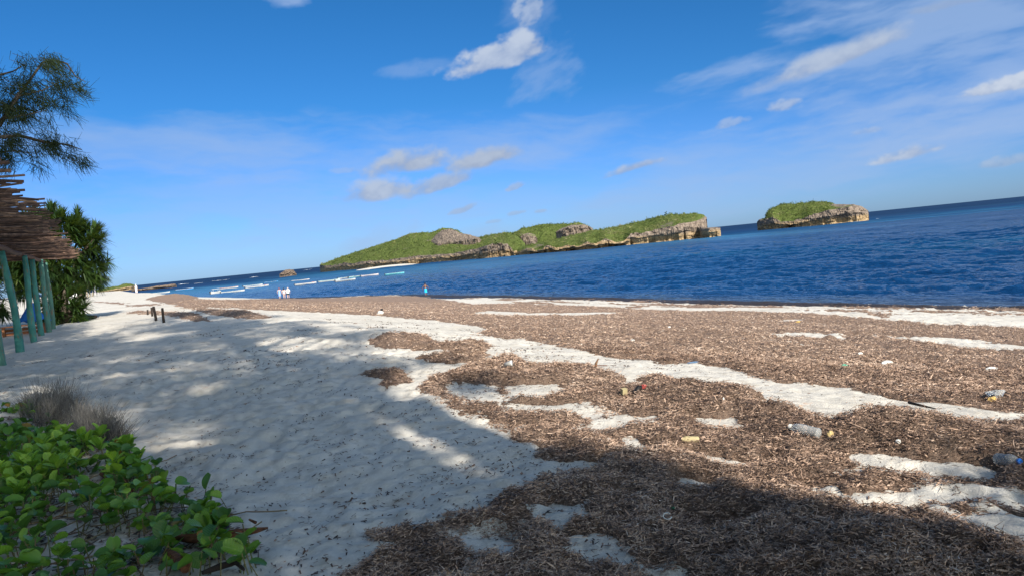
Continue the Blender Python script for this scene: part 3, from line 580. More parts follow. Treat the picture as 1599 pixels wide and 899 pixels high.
sea_rock('sea_rock', [(205,452),(225,450),(240,447),(255,445.5),(268,443.5),(274,443),(276,446)], 600, 8, 43, 'low flat reddish reef rock in the sea by the far beach')

# foam where waves break on the outer reef
m_foam = simple('foam', (.85, .88, .9), (.7, .78, .84), .6, 3.)
def foam(px, py, wpx, hpx, label, seed):
    c = onsea(px, py); R = np.hypot(c[0], c[1]); w = wpx/FPX*R*.42; hpx *= .6; hd = c[:2]/R; ri = np.array([hd[1], -hd[0]]); mb = MB(); g = random.Random(seed)
    n = 14
    for i in range(n):
        u = (i/(n-1)*2-1)*w; r_ = (1-.8*abs(i/(n-1)*2-1))*hpx/FPX*R*(.4+.8*g.random()); q_ = c[:2]+ri*u+hd*g.uniform(-3, 3)
        mb.blob((q_[0], q_[1], SEA_Z), (w/n*2.2, 1.6+r_*2, max(.07, r_*g.uniform(.3, 1.2))), i+seed, .8, 10, 6)
    tag(mb.build('breaking_wave', m_foam, smooth=True), label, 'wave', 'white breakers on the reef')
foam(285, 443.5, 18, .9, 'short white breaker beside the flat reddish reef rock', 1); foam(397, 432.5, 12, .8, 'white breaker on the horizon left of the rounded rock', 2); foam(345, 437.5, 26, .45, 'long thin breaker between the two sea rocks', 3)
foam(1372, 342, 16, .8, 'bright white breaker just right of the small islet', 4); foam(1337, 346.5, 8, 1., 'white splash at the foot of the small islet', 5); foam(480, 421, 14, .4, 'thin breaker close to the left tip of the long island', 6); foam(310, 442, 12, .4, 'faint white breaker above the blue and white boat', 7)

# ------------------------------------------------------------------ boats
def boat_mesh(hull_m, in_m, rail_m, L=7.2, B=1.55, H=.85):
    ns = 13; rows = 7
    def section(i, inset=0.):
        x = -L/2+L*i/(ns-1); k = i/(ns-1)
        wb = B/2*min(1, (.72+.9*k) if k < .3 else 1)*(1-max(0, (k-.45)/.55)**2.4)+.02; sh = H*(.82+.12*(1-k)**2+.55*max(0, k-.4)**1.6); kl = .30*max(0, (k-.7)/.3)**2
        pts = []
        for j in range(rows):
            a_ = (j/(rows-1)*2-1); y_ = wb*math.copysign(abs(a_)**.7, a_) if a_ else 0; z_ = kl+(sh-kl)*abs(a_)**2.2-.28
            pts.append((x, y_*(1-inset), z_+inset*.9))
        return pts
    h = MB(); vs = [p for i in range(ns) for p in section(i)]
    h.add(vs, [(i*rows+j, i*rows+j+1, (i+1)*rows+j+1, (i+1)*rows+j) for i in range(ns-1) for j in range(rows-1)]+[tuple(range(rows))[::-1]])
    inn = MB(); vs = [p for i in range(ns) for p in section(i, .10)]
    inn.add(vs, [(i*rows+j, (i+1)*rows+j, (i+1)*rows+j+1, i*rows+j+1) for i in range(ns-1) for j in range(rows-1)]+[tuple(range(rows))])
    rl = MB()
    for j in (0, rows-1): rl.tube([section(i)[j] for i in range(ns)], .055, 6)
    rl.tube([section(0)[0], section(0)[-1]], .05, 6)
    th_ = []
    for k in (3, 6, 9):
        sct = section(k); m = MB(); m.box((sct[0][0], 0, sct[0][2]-.12), (.28, abs(sct[0][1])*1.85, .05)); th_.append(m)
    mo = MB(); mo.box((-L/2-.12, 0, .62), (.26, .26, .42)); mo.tube([(-L/2-.14, 0, .5), (-L/2-.18, 0, -.45)], .055, 6)
    return h, inn, rl, th_, mo
M_white = simple('boat_white', (.60, .61, .60), (.46, .46, .44), .45, 3.)
M_boatblue = simple('boat_blue', (.03, .28, .60), (.02, .20, .48), .45, 3.); M_turq = simple('boat_turquoise', (.16, .50, .55), (.10, .38, .44), .45, 3.); M_pink = simple('boat_faded', (.66, .58, .57), (.55, .48, .50), .5, 3.); M_red = simple('boat_red', (.55, .10, .07), None, .5, 3.)
M_inside = simple('boat_inside', (.50, .50, .46), (.34, .34, .32), .6, 4.); M_motor = simple('outboard_black', (.02, .02, .025), None, .4, 5.)
BG = 'wooden boats moored in the bay'
protos = {}
def boat(x0, x1, yb, hull, rail, label, motor=True, yaw=0., Lmin=6.):
    D = onsea((x0+x1)/2, yb); R = np.hypot(D[0], D[1]); L = max(Lmin, (x1-x0)/FPX*R*.98)
    key = (hull.name, rail.name, motor)
    if key not in protos:
        r = thing('moored_boat', (0, 0, 0), label, 'boat', BG); h, inn, rl, th_, mo = boat_mesh(hull, M_inside, rail)
        h.build('hull', hull, r, True); inn.build('lining', M_inside, r, True); rl.build('gunwale', rail, r)
        for m in th_: m.build('thwart', M_inside, r)
        if motor: mo.build('outboard_motor', M_motor, r)
        protos[key] = r
    else: r = copy_tree(protos[key])
    r['label'] = label; r.location = (D[0], D[1], SEA_Z+.02); s_ = L/7.2; r.scale = (s_*.96, min(s_, 1.1), min(s_, 1.1)*.68)
    r.rotation_euler = (0, 0, -math.atan2(D[0], D[1])+yaw); return r
boat(344.5, 371.5, 450, M_white, M_red, 'white boat with red rail, behind the white boat nearest the left shore', yaw=.15)
boat(346, 381.5, 456, M_white, M_white, 'white boat nearest the left shore, beside the small canopy boat', yaw=.2)
boat(380, 410, 446.5, M_pink, M_turq, 'pale boat with turquoise rail behind the boat with a red bow', yaw=.25)
rb = boat(383, 420, 448.5, M_white, M_pink, 'long white boat with a red painted bow', yaw=.3)
m = MB(); m.tube([(2.3, 0, .35), (3.5, 0, .62)], [.45, .06], 8); m.build('red_bow', M_red, rb)
boat(414, 433, 441, M_boatblue, M_boatblue, 'small bright blue boat just right of the red bowed boat', yaw=.3)
boat(455, 483.5, 438.5, M_pink, M_white, 'pale boat with white rail behind the white boat, above the three bathers', yaw=.15)
boat(462, 492.6, 443.8, M_white, M_pink, 'plain white boat lying nearest the bathers on their right', yaw=.1)
boat(497, 531.5, 439, M_white, M_turq, 'longest white boat in the middle of the moored row', yaw=.1)
boat(533, 548, 434.5, M_pink, M_turq, 'small pale boat overlapped by a white one in the middle of the row', yaw=.5)
boat(530, 549, 437.8, M_white, M_boatblue, 'small white boat with blue rail right of the longest white boat', yaw=.35)
boat(549, 560, 433, M_turq, M_white, 'short turquoise and white boat left of the faded pink boat', yaw=.8)
boat(563, 592, 430.5, M_pink, M_pink, 'faded pinkish boat near the beach of the long island', yaw=.3)
boat(601, 632, 428, M_turq, M_turq, 'all turquoise boat at the right end of the moored row', yaw=.2)
boat(234, 263.5, 458, M_white, M_white, 'white boat drawn up at the edge of the far beach, behind the weed hump', yaw=.12, motor=False)
boat(275.7, 301, 452.3, M_boatblue, M_white, 'blue boat with white rail anchored beyond the far weed hump', yaw=.05)
# the little canopy boat
c = onsea(337, 457.5); cb_ = thing('canopy_boat', (c[0], c[1], SEA_Z), 'small white boat with a flat canopy on posts, left of the moored boats', 'boat', None, -math.atan2(c[0], c[1])+.4)
h, inn, rl, th_, mo = boat_mesh(M_white, M_inside, M_white, 3.0, 1.4, .75)
h.build('hull', M_white, cb_, True); inn.build('lining', M_inside, cb_, True); rl.build('gunwale', M_white, cb_)
for x in (-.9, .8):
    for y in (-.5, .5): m = MB(); m.tube([(x, y, .3), (x, y, 1.15)], .03, 6); m.build('canopy_post', M_white, cb_)
m = MB(); m.box((0, 0, 1.18), (2.1, 1.3, .07)); m.build('canopy', M_white, cb_); m = MB(); m.box((-1.6, 0, .45), (.25, .25, .4)); m.build('outboard_motor', M_motor, cb_)

# ------------------------------------------------------------------ people
def skin_body(name, verts, edges, rad, mat, parent, sub=1):
    me = bpy.data.meshes.new(name); me.from_pydata(verts, edges, []); o = link_mesh(name, me, parent)
    md = o.modifiers.new('skin', 'SKIN'); md.use_smooth_shade = True
    for v, r_ in zip(me.skin_vertices[0].data, rad): v.radius = (r_, r_) if np.isscalar(r_) else r_
    me.skin_vertices[0].data[0].use_root = True
    sb = o.modifiers.new('sub', 'SUBSURF'); sb.levels = sub; sb.render_levels = sub
    dg = bpy.context.evaluated_depsgraph_get(); nm = bpy.data.meshes.new_from_object(o.evaluated_get(dg)); o.modifiers.clear(); o.data = nm
    nm.materials.clear(); nm.materials.append(mat)
    return o
def person(loc, h, rz, label, skin, lean=0., arms=((.12, -.05), (.12, -.05)), step=.1, head_dn=0.):
    k = h/1.75; r = thing('person', loc, label, 'person', None, rz); V = []; E = []; R = []
    def add(p, rd, par=None):
        V.append(tuple(k*x for x in p)); R.append(rd*k if np.isscalar(rd) else tuple(x*k for x in rd)); i = len(V)-1
        if par is not None: E.append((par, i))
        return i
    L = lambda z: lean*max(0, z-.95)      # forward (+y) lean above the hips
    pel = add((0, 0, .95), (.155, .11)); wa = add((0, L(1.1), 1.1), (.13, .095), pel); chst = add((0, L(1.3), 1.3), (.165, .11), wa); sh_ = add((0, L(1.43), 1.43), (.12, .085), chst); nk = add((0, L(1.5), 1.5), .055, sh_)
    add((0, L(1.62)+.02+head_dn*.1, 1.60-head_dn*.03), (.078, .095), nk); hd = len(V)-1; add((0, L(1.7)+.02+head_dn*.14, 1.70-head_dn*.05), (.07, .085), hd)
    add((0, L(1.62)+.12+head_dn*.1, 1.60-head_dn*.04), .02, hd)            # nose
    for sx in (-1, 1): add((sx*.085, L(1.62)+.01, 1.61), .018, hd)           # ears
    for i_, sx in enumerate((-1, 1)):
        out, fwd = arms[i_]; s0 = add((sx*.19, L(1.42), 1.41), .058, sh_); e0 = add((sx*(.22+out*.6), L(1.15)*.7+fwd*.4, 1.13), .042, s0); w0 = add((sx*(.21+out*.3), L(1.)*.4+fwd+.05, .89), .03, e0); p0 = add((sx*(.21+out*.3), L(.95)*.3+fwd+.08, .82), (.018, .036), w0)
        for fi in range(4): f1 = add((sx*(.205+out*.3), fwd+.05+.022*fi, .76), .009, p0); add((sx*(.195+out*.3), fwd+.055+.022*fi, .715+.008*abs(fi-1.5)), .008, f1)
        add((sx*(.195+out*.3), fwd+.13, .79), .010, p0)
        hp = add((sx*.095, 0, .88), .095, pel); kn = add((sx*.10, step*sx*.5+.02, .49), .06, hp); an = add((sx*.105, step*sx*.9-.02, .09), .042, kn); add((sx*.12, step*sx*.9+.13, .03), (.045, .028), an)
    skin_body('body', V, E, R, skin, r)
    return r, k, L
def shell(name, parent, k, L, rings, mat, n=14):        # clothing: rings of (z, rx, ry, y offset)
    m = MB(); vs = []; fs = []
    for z, rx, ry, oy in rings:
        for i in range(n): a_ = 2*math.pi*i/n; vs.append((k*rx*math.cos(a_), k*(ry*math.sin(a_)+L(z)+oy), k*z))
    for j in range(len(rings)-1):
        for i in range(n): fs.append((j*n+i, j*n+(i+1) % n, (j+1)*n+(i+1) % n, (j+1)*n+i))
    m.add(vs, fs); return m.build(name, mat, parent, True)
def hair(parent, k, L, mat, head_dn=0., r=(.092, .112, .105), drop=0):
    m = MB(); m.blob((0, k*(L(1.66)-.015+head_dn*.12), k*(1.675-head_dn*.04)), tuple(k*x for x in r), 3, .08, 12, 8)
    if drop: m.tube([(0, k*(L(1.62)-.08), k*1.66), (0, k*(L(1.45)-.12), k*1.42)], [k*.09, k*.06], 8)
    return m.build('hair', mat, parent, True)
M_skinpale = simple('skin_pale', (.62, .40, .31), None, .6, 9.); M_skindark = simple('skin_dark', (.17, .085, .05), None, .5, 9.)
M_hairdark = simple('hair_dark', (.012, .010, .010), None, .6, 20.); M_hairred = simple('hair_reddish', (.22, .06, .05), None, .6, 20.)
M_cblue = simple('cloth_light_blue', (.25, .40, .80), None, .8, 9.); M_cwhite = simple('cloth_white', (.82, .82, .82), None, .8, 9.); M_cbright = simple('cloth_bright_blue', (.02, .42, .82), None, .7, 9.); M_cdark = simple('cloth_dark', (.03, .045, .04), None, .8, 9.); M_cpink = simple('cloth_pale_pink', (.78, .68, .70), None, .8, 9.)
def face_sea(p, extra=0.): return -math.atan2(p[0], p[1])+extra
p = hit(437.5, 466.3); r, k, L = person(p, 1.74, face_sea(p, .1), 'woman in a light blue dress with reddish hair, left of the three bathers', M_skinpale, .08, ((.2, .05), (.25, .1)))
shell('dress', r, k, L, [(.45, .21, .17, 0), (.75, .20, .15, 0), (.98, .185, .14, 0), (1.12, .15, .115, 0), (1.3, .185, .13, 0), (1.38, .17, .11, 0)], M_cblue); hair(r, k, L, M_hairred, drop=1)
p = hit(444.5, 466.2); r, k, L = person(p, 1.66, face_sea(p), 'slim bather with dark hair and a pale top, between two others', M_skinpale, .05)
shell('swimsuit', r, k, L, [(.84, .17, .125, 0), (.97, .172, .13, 0), (1.1, .145, .11, 0), (1.3, .18, .125, 0), (1.36, .16, .11, 0)], M_cpink); hair(r, k, L, M_hairdark, drop=1)
p = hit(450.5, 465.8); r, k, L = person(p, 1.72, face_sea(p, -.1), 'person in a loose white shirt and dark shorts bending forward', M_skinpale, .55, ((.2, .3), (.2, .3)), head_dn=1.)
shell('shirt', r, k, L, [(.86, .22, .17, 0), (1.0, .215, .165, 0), (1.2, .225, .16, 0), (1.38, .225, .145, 0), (1.47, .12, .1, 0)], M_cwhite)
for sx in (-1, 1): m = MB(); m.tube([(sx*.17*k, k*L(1.42), 1.42*k), (sx*.30*k, k*(L(1.15)*.7+.12), 1.13*k)], [.075*k, .07*k], 8); m.build('sleeve', M_cwhite, r, True)
shell('shorts', r, k, L, [(.62, .20, .14, 0), (.8, .195, .15, 0), (.98, .18, .14, 0)], M_cdark); hair(r, k, L, simple('hair_grey', (.45, .43, .42), None, .6, 20.), 1.)
p = hit(665.5, 461.8); r, k, L = person(p, 1.42, face_sea(p, .15), 'bare backed person in bright blue shorts looking out at the waves', M_skindark, .0, ((.35, .05), (.35, .05)), .12)
shell('shorts', r, k, L, [(.46, .20, .14, 0), (.7, .20, .15, 0), (.95, .175, .135, 0), (1.02, .165, .125, 0)], M_cbright); hair(r, k, L, M_hairdark)
p = hit(213.5, 458.); r, k, L = person(p, 1.75, face_sea(p, .4), 'far off person dressed in white at the distant water edge', M_skindark, .0)
shell('shirt', r, k, L, [(.8, .21, .16, 0), (1.1, .19, .15, 0), (1.4, .23, .14, 0), (1.48, .1, .09, 0)], M_cwhite); shell('trousers', r, k, L, [(.12, .19, .13, 0), (.6, .2, .14, 0), (.95, .18, .14, 0)], M_cpink); hair(r, k, L, M_cwhite)

# ------------------------------------------------------------------ stick-roofed shelter with painted posts
m_post, t, b = material('post_paint')
co = t.new('ShaderNodeTexCoord').outputs['Object']; rn = t.new('ShaderNodeObjectInfo').outputs['Random']
n1 = t.noise(t.scalev(co, (5, 5, 1.2)), 2.2, 6, .7); n2 = t.noise(co, 3., 3)
c = t.mix(t.mapr(n2, .35, .65), (.028, .17, .152), (.052, .24, .21)); c = t.mix(t.math('MULTIPLY', rn, .55), c, (.10, .17, .12)); c = t.mix(t.mapr(n1, .56, .62), c, (.17, .13, .085)); c = t.mix(t.mapr(n1, .26, .32, 1., 0.), c, (.05, .05, .035))
t.put(b.inputs['Base Color'], c); b.inputs['Roughness'].default_value = .7; t.put(b.inputs['Normal'], t.bump(n1, .6, .03))
m_stick, t, b = material('roof_stick')
co = t.new('ShaderNodeTexCoord').outputs['Object']; rn = t.new('ShaderNodeObjectInfo').outputs['Random']
n1 = t.noise(t.scalev(co, (1.5, 14, 14)), 1., 5, .65)
t.put(b.inputs['Base Color'], t.mix(t.mapr(n1, .35, .65), t.ramp(rn, [(0, (.075, .042, .030)), (.5, (.17, .095, .065)), (1, (.30, .19, .125))]), (.045, .026, .02))); b.inputs['Roughness'].default_value = .8
shl = thing('beach_shelter', AS(24, -5), 'open beach shelter with a ragged stick roof on blue green painted posts', 'shelter')
sb0 = np.array(shl.location)
g = random.Random(5)
def post_at(a, s, zt, r0=.125):
    m = MB(); pts = []; rd = []; jx, jy = g.uniform(-.12, .12), g.uniform(-.12, .12); ph = g.uniform(0, 6)
    for i in range(9):
        k = i/8; p = AS(a, s, -.35+k*(zt+.35))-sb0; pts.append((p[0]+jx*(k-.3)+.028*math.sin(ph+k*5), p[1]+jy*(k-.3)+.028*math.cos(ph*2+k*4.5), p[2])); rd.append(r0*(1.08-.30*k)*(1+.08*math.sin(ph+k*13)))
    m.tube(pts, rd, 10); return m.build('post', m_post, shl, True)
for a_ in (12.5, 17.2, 21.6, 25.75, 30.1, 33.6, 36.0, 38.5): post_at(a_, -2.7+g.uniform(-.06, .06), 3.0+g.uniform(-.04, .04), .105)
for a_ in (12.5, 20, 28, 36): post_at(a_, -7.2, 3.5)
for s_ in (-2.7, -5., -7.2):
    for a0 in (9.2, 19.2, 29.2):
        m = MB(); pts = [AS(a0+i*10.2/6, s_+.04*math.sin(a0+i), 3.02+.05*(-2.7-s_)+.03*math.sin(i*2+a0))-sb0 for i in range(7)]; m.tube(pts, .075, 8); m.build('beam', m_stick, shl, True)
NSTK = 285; a_ = 7.9
stick_as = np.sort(np.concatenate([np.concatenate([np.linspace(9.2, 15, 44), np.linspace(15.1, 39.4, 180)])+RNG.normal(0, .06, 224), RNG.uniform(13, 39.4, 72)]))
for i, a_ in enumerate(stick_as):
    lay = g.choice((0, 0, .055, .1)); s_out = min(-.95, -1.22-.22*(a_ > 22)+g.gauss(0, .20)); s_in = -8+g.uniform(-.4, .4); dr = g.uniform(-.28, .28); r0 = g.uniform(.022, .046); pts = []; rd = []; ph = g.uniform(0, 6); n_ = 11
    for j in range(n_):
        k = j/(n_-1); s_ = s_out+(s_in-s_out)*k
        p = AS(a_+dr*(k-.4)+.05*math.sin(ph+5*k), s_, 3.20+.05*(-2.7-s_)+lay+max(0, 15-a_)*.02+.05*math.sin(ph*1.7+8*k)+(.0 if k > .15 else g.uniform(-.05, .05)))-sb0
        pts.append(p); rd.append(r0*(.55+.6*min(1, k*3))*(1+.12*math.sin(ph+11*k)))
    m = MB(); m.tube(pts, rd, 6); m.build('roof_stick', m_stick, shl, True)
# things kept under the roof
m_wood = simple('bench_wood', (.30, .13, .06), (.2, .08, .04), .7, 5., .3)
c = hit(28, 527); bn = thing('wooden_bench', (c[0]-.5, c[1]+1.2, 0), 'low reddish wooden bench standing behind the painted posts', 'bench', None, .5)
for y in (-.18, 0, .18): m = MB(); m.box((0, y, .42), (1.7, .15, .045)); m.build('plank', m_wood, bn)
for x in (-.7, .7): m = MB(); m.box((x, 0, .2), (.08, .42, .4)); m.build('leg', m_wood, bn)
for z in (.12, .26): m = MB(); m.box((0, .2, z), (1.6, .03, .11)); m.build('side_board', m_wood, bn)
m_bcl = simple('blue_tarp', (.02, .16, .55), (.015, .10, .42), .6, 2.5, .4)
m = MB(); n_ = 12; vs = []
for i in range(n_):
    for j in range(n_):
        u, v = i/(n_-1)-.5, j/(n_-1)-.5; vs.append((u*1.1, v*.8, .25+.85*math.exp(-(u*u*7+v*v*9))+.05*float(fbm(u*5, v*5, 61))))
m.add(vs, [(i*n_+j, (i+1)*n_+j, (i+1)*n_+j+1, i*n_+j+1) for i in range(n_-1) for j in range(n_-1)])
o = m.build('blue_tarp', m_bcl, None, True); md = o.modifiers.new('thick', 'SOLIDIFY'); md.thickness = .02; c = hit(38, 524); o.location = (c[0]-.6, c[1]+1.6, .22); tag(o, 'bright blue sheet heaped up under the stick roofed shelter', 'tarp')
m_grey = simple('grey_stone', (.16, .155, .15), (.09, .09, .085), .9, 4., .6)
for i, (px, py, r_, lab) in enumerate([(77, 507, .35, 'grey boulder at the foot of the last painted post'), (92, 506, .28, 'flat grey stone beside the pandanus bush'), (40, 519, .17, 'small pale stone near the wooden bench')]):
    c = hit(px, py); m = MB(); m.blob((0, 0, r_*.35), (r_*1.25, r_, r_*.75), 70+i, .4, 14, 9); o = m.build('boulder', m_grey if i < 2 else simple('pale_stone', (.5, .48, .44), None, .9, 5.)); o.location = c; tag(o, lab, 'stone')

# ------------------------------------------------------------------ pandanus bushes
m_pan = leafy('pandanus_leaf', [(0, (.010, .024, .008)), (.45, (.026, .058, .014)), (.8, (.055, .105, .022)), (1, (.12, .16, .04))], .25, .45, .4)
m_bark = simple('bark', (.12, .095, .075), (.06, .048, .038), .9, 5., .8)
def blades(centres, axes, nb, length, width, droop, seed, tone0=.45):
    g = np.random.default_rng(seed); n = len(centres)*nb; C = np.repeat(np.array(centres), nb, 0); A = np.repeat(np.array(axes), nb, 0)
    d = A*g.uniform(.3, 1.6, (n, 1))+g.normal(0, .55, (n, 3)); d /= np.linalg.norm(d, axis=1)[:, None]
    Ln = length*g.uniform(.6, 1.15, n); w = np.cross(d, [0, 0, 1.]); w /= np.linalg.norm(w, axis=1)[:, None]+1e-6; P = []
    K = 5
    for j in range(K):
        k = j/(K-1); q_ = C+d*(Ln*k)[:, None]+np.array([0, 0, -1])*(droop*Ln*k**2.4)[:, None]*g.uniform(.6, 1.4, n)[:, None]*(1 if j else 0)
        ww = (width*(1-k**2)*(.6+.8*min(1, k*4))*.5+.002)
        P += [q_-w*ww, q_+w*ww]
    V = np.stack(P, 1).reshape(-1, 3); o = np.arange(n)*2*K
    F = np.concatenate([np.stack([o+2*j, o+2*j+1, o+2*j+3, o+2*j+2], 1) for j in range(K-1)])
    tn = np.repeat(np.clip(np.repeat(tone0+g.normal(0, .14, len(centres)), nb)+g.normal(0, .13, n), 0, 1), 2*K)
    return V, F, tn
def pandanus(loc, R, zc, H, label, seed, nros=90, low=0, squash=1., zmin=.25):
    g = np.random.default_rng(seed); r = thing('pandanus', loc, label, 'bush', 'pandanus bushes behind the shelter'); cs = []; ax = []
    while len(cs) < nros:
        d = g.normal(0, 1, 3); d /= np.linalg.norm(d)
        if d[2] < -.75: continue
        rad = R*g.uniform(.5, .88)*(1+.07*float(vnoise(d[0]*2.5+seed, d[1]*2.5+d[2]*2, seed)))
        c = d*rad*[squash, squash, 1]+[0, 0, zc]
        if c[2] < zmin or c[2] > H: continue
        cs.append(c); ax.append(d+[0, 0, .35])
    for i in range(low):
        a_ = g.uniform(0, 6.28); rr_ = R*g.uniform(.3, .75); cs.append([math.cos(a_)*rr_, math.sin(a_)*rr_, g.uniform(.1, .9)]); ax.append([math.cos(a_)*.6, math.sin(a_)*.6, .8])
    V, F, tn = blades(cs, ax, 44, .80, .055, .20, seed); o = np_mesh('foliage', V, F, m_pan, r, attrs={'tone': tn}); o['kind'] = 'stuff'
    m = MB()
    for i in range(14):
        c = cs[i*5 % len(cs)]; m.tube([(g.normal(0, .12), g.normal(0, .12), 0), (c[0]*.25, c[1]*.25, zc*.55), (c[0]*.65, c[1]*.65, c[2]*.85), tuple(c)], [.12, .10, .07, .05], 7)
    m.build('trunk', m_bark, r, True); return r
c = hit(104, 504); pandanus((c[0]-.9, c[1]+1.2, 0), 3.0, 3.55, 6.8, 'tall rounded pandanus bush at the seaward end of the shelter', 81, 380, 0, zmin=1.75)
c = hit(100, 506); pandanus((c[0]-.35, c[1]+.6, 0), 1.35, .9, 2.6, 'low pandanus clump growing in front of the tall bush', 82, 40, 14)
p = AS(37, -8.8); pandanus(p, 2.8, 2.2, 5, 'dark pandanus bush behind the far shelter posts', 83, 90, 30); p = AS(29, -10.); pandanus(p, 2.8, 2., 4.6, 'dark pandanus bush behind the middle shelter posts', 84, 90, 30); p = AS(43, -6.6); pandanus(p, 2.6, 2.4, 5, 'pandanus bush filling the gap past the last painted post', 85, 90, 26); p = AS(21, -11); pandanus(p, 2.8, 2., 4.6, 'dark pandanus bush behind the nearer shelter posts', 86, 90, 30)

# ------------------------------------------------------------------ casuarina trees
m_cas = leafy('casuarina_needles', [(0, (.012, .022, .010)), (.5, (.030, .050, .018)), (1, (.075, .100, .035))], .15, .6, .2)
def tufts(centres, seed, nn=14, ln=.5, w=.03, droop=.9, dirs=None):
    g = np.random.default_rng(seed); n = len(centres)*nn; C = np.repeat(np.array(centres), nn, 0); d = g.normal(0, .55, (n, 3))+[0, 0, -droop]
    if dirs is not None: d += np.repeat(np.array(dirs), nn, 0)
    d /= np.linalg.norm(d, axis=1)[:, None]; C = C+g.normal(0, .12*ln/.5, (n, 3)); L_ = ln*g.uniform(.5, 1.2, n)[:, None]; s_ = np.cross(d, g.normal(0, 1, (n, 3))); s_ /= np.linalg.norm(s_, axis=1)[:, None]
    V = np.stack([C-s_*w/2, C+s_*w/2, C+d*L_+s_*w/5, C+d*L_-s_*w/5], 1).reshape(-1, 3); tn = np.repeat(np.clip(g.normal(.45, .2, n), 0, 1), 4)
    return V, np.arange(n*4).reshape(-1, 4), tn
TANEL = math.tan(SUN_EL); SDIR = np.array([math.sin(SHADOW_AZ), math.cos(SHADOW_AZ)])
# bright patches of sand: (a, s, half length, half width): the crowns have gaps there
GAPS = [(16.5, 3.2, 2.6, .75), (25, .6, 1.6, .7), (14.6, -.1, .7, .55), (7.9, .5, 1.3, .38), (5.6, 2.35, 1.5, .55), (7.6, 3., 1.3, .5), (11.5, 1.0, .8, .3), (19.5, 4.8, 3., .4), (33, 2.4, 2, .5), (10.5, 5.0, 1.6, .5), (22, 5.6, 3, .35), (13, 2., .8, .3), (27.5, 4.2, 2., .4), (9.3, 1.6, .6, .3)]
LIT = np.array([hit(px_, py_, lambda x, y: zbase(x, y)+.07)[:2] for px_, py_ in [(130,486),(250,482),(330,484),(430,489),(520,494),(600,504),(640,514),(600,524),(575,540),(600,556),(700,556),(690,575),(620,572),(600,590),(660,596),(760,585),(800,600),(790,625),(710,612),(730,650),(800,688),(860,700),(900,710),(950,712),(1010,722),(1090,742),(1160,768),(1250,792),(1400,832),(1599,886),(1700,900),(1700,500),(900,466),(250,466)]])
def lit_ground(c):
    g_ = c[:, :2]+SDIR*((c[:, 2]-.3)/TANEL)[:, None]; a = g_@AX; s = g_@SX
    bad = np.zeros(len(c), bool)
    for a0, s0, la, ls in GAPS: bad |= ((a-a0)/la)**2+((s-s0)/ls)**2 < 1
    inside = sdist(LIT, g_[:, 0], g_[:, 1]) > -.12
    return bad, inside
SHADE_COUNT = {}
def thin_out(cs, P):                     # open airy crowns: no more needles than it takes to shade the sand beneath
    g_ = (cs+P)[:, :2]+SDIR*((cs+P)[:, 2]/TANEL)[:, None]; keep = []
    for i, (x, y) in enumerate(g_):
        a, s_ = x*AX[0]+y*AX[1], x*SX[0]+y*SX[1]; k = (round(a/.8), round(s_/.5)); n_ = SHADE_COUNT.get(k, 0)
        dap = .30+1.0*float(fbm(a*.42+3, s_*1.1, 92, 3)+.45); lim = 9 if (a < 6.5 and s_ > .9 and a > -1) else max(1, int(7*min(1.15, dap))) if (-1 < a < 80 and s_ > -4.5) else (2 if a > -3 else 1)
        if n_ < lim: SHADE_COUNT[k] = n_+1; keep.append(i)
    return cs[keep]
def casuarina(loc, H, cr, lean, label, seed, nt=900, z0=.25, extra=None):
    g = np.random.default_rng(seed); r = thing('casuarina_tree', loc, label, 'tree', 'tall casuarina trees along the top of the beach'); m = MB(); P = np.array(loc, float)
    tr = [np.array([lean[0]*k**1.5, lean[1]*k**1.5, H*k]) for k in np.linspace(0, 1, 9)]; m.tube(tr, [.26*(1-.85*k)+.02 for k in np.linspace(0, 1, 9)], 9)
    cs = []; br = MB()
    nb = 46
    for i in range(nb):
        k = z0+(1-z0)*(i+.5)/nb; base = np.array([lean[0]*k**1.5, lean[1]*k**1.5, H*k]); a_ = g.uniform(0, 6.28); Lb = cr*g.uniform(.6, 1.1)*(1-.75*max(0, (k-.45)/.55)**1.3)*(.55+.45*min(1, (k-z0)/.2+.3))
        e = base+[math.cos(a_)*Lb, math.sin(a_)*Lb, Lb*g.uniform(.1, .5)]; mid = (base+e)/2+[0, 0, -.05*Lb]
        if not lit_ground(np.array([e, mid])+P)[1].any(): br.tube([base, mid, e], [.06, .04, .012], 5, False)
        for j in range(nt//nb):
            u = g.uniform(.2, 1.05); q_ = base+(e-base)*u+g.normal(0, .28+.25*u, 3); cs.append(q_)
    cs = np.array(cs); bad, ins = lit_ground(cs+P); cs = cs[~(bad | ins)]; cs = thin_out(cs, P)
    if len(cs):
        V, F, tn = tufts(cs, seed, 16, .55, .045); o = np_mesh('foliage', V, F, m_cas, r, attrs={'tone': tn}); o['kind'] = 'stuff'
    m.build('trunk', m_bark, r, True); br.build('branches', m_bark, r, True); return r
TREES = [((-9, -1.5), 19, 4.6, 1500, (1, 0)), ((-7, 2.3), 21, 4.2, 1500, (0, -.3)), ((-3.5, -6.5), 17, 4.6, 1300, (1, 0)), ((-12, 1.), 14, 4., 1300, (0, 0)), ((3.5, -9.5), 22, 6., 1700, (2, 1)), ((13, -9.8), 23, 6.5, 1800, (3, 2)), ((22, -13), 25, 7., 1800, (5, 4)), ((-2.5, 1.6), 24, 4.4, 1500, (1, 1)), ((-6, -10), 16, 5, 900, (0, 0)), ((-5, 1.2), 9.5, 3.6, 1100, (0, 0)), ((4.5, -4.6), 19, 4.2, 1500, (2, 1)), ((-6.2, 2.5), 8.2, 3.2, 1500, (0, 0)), ((-5.2, 2.2), 5.6, 2.6, 1300, (0, 0))]
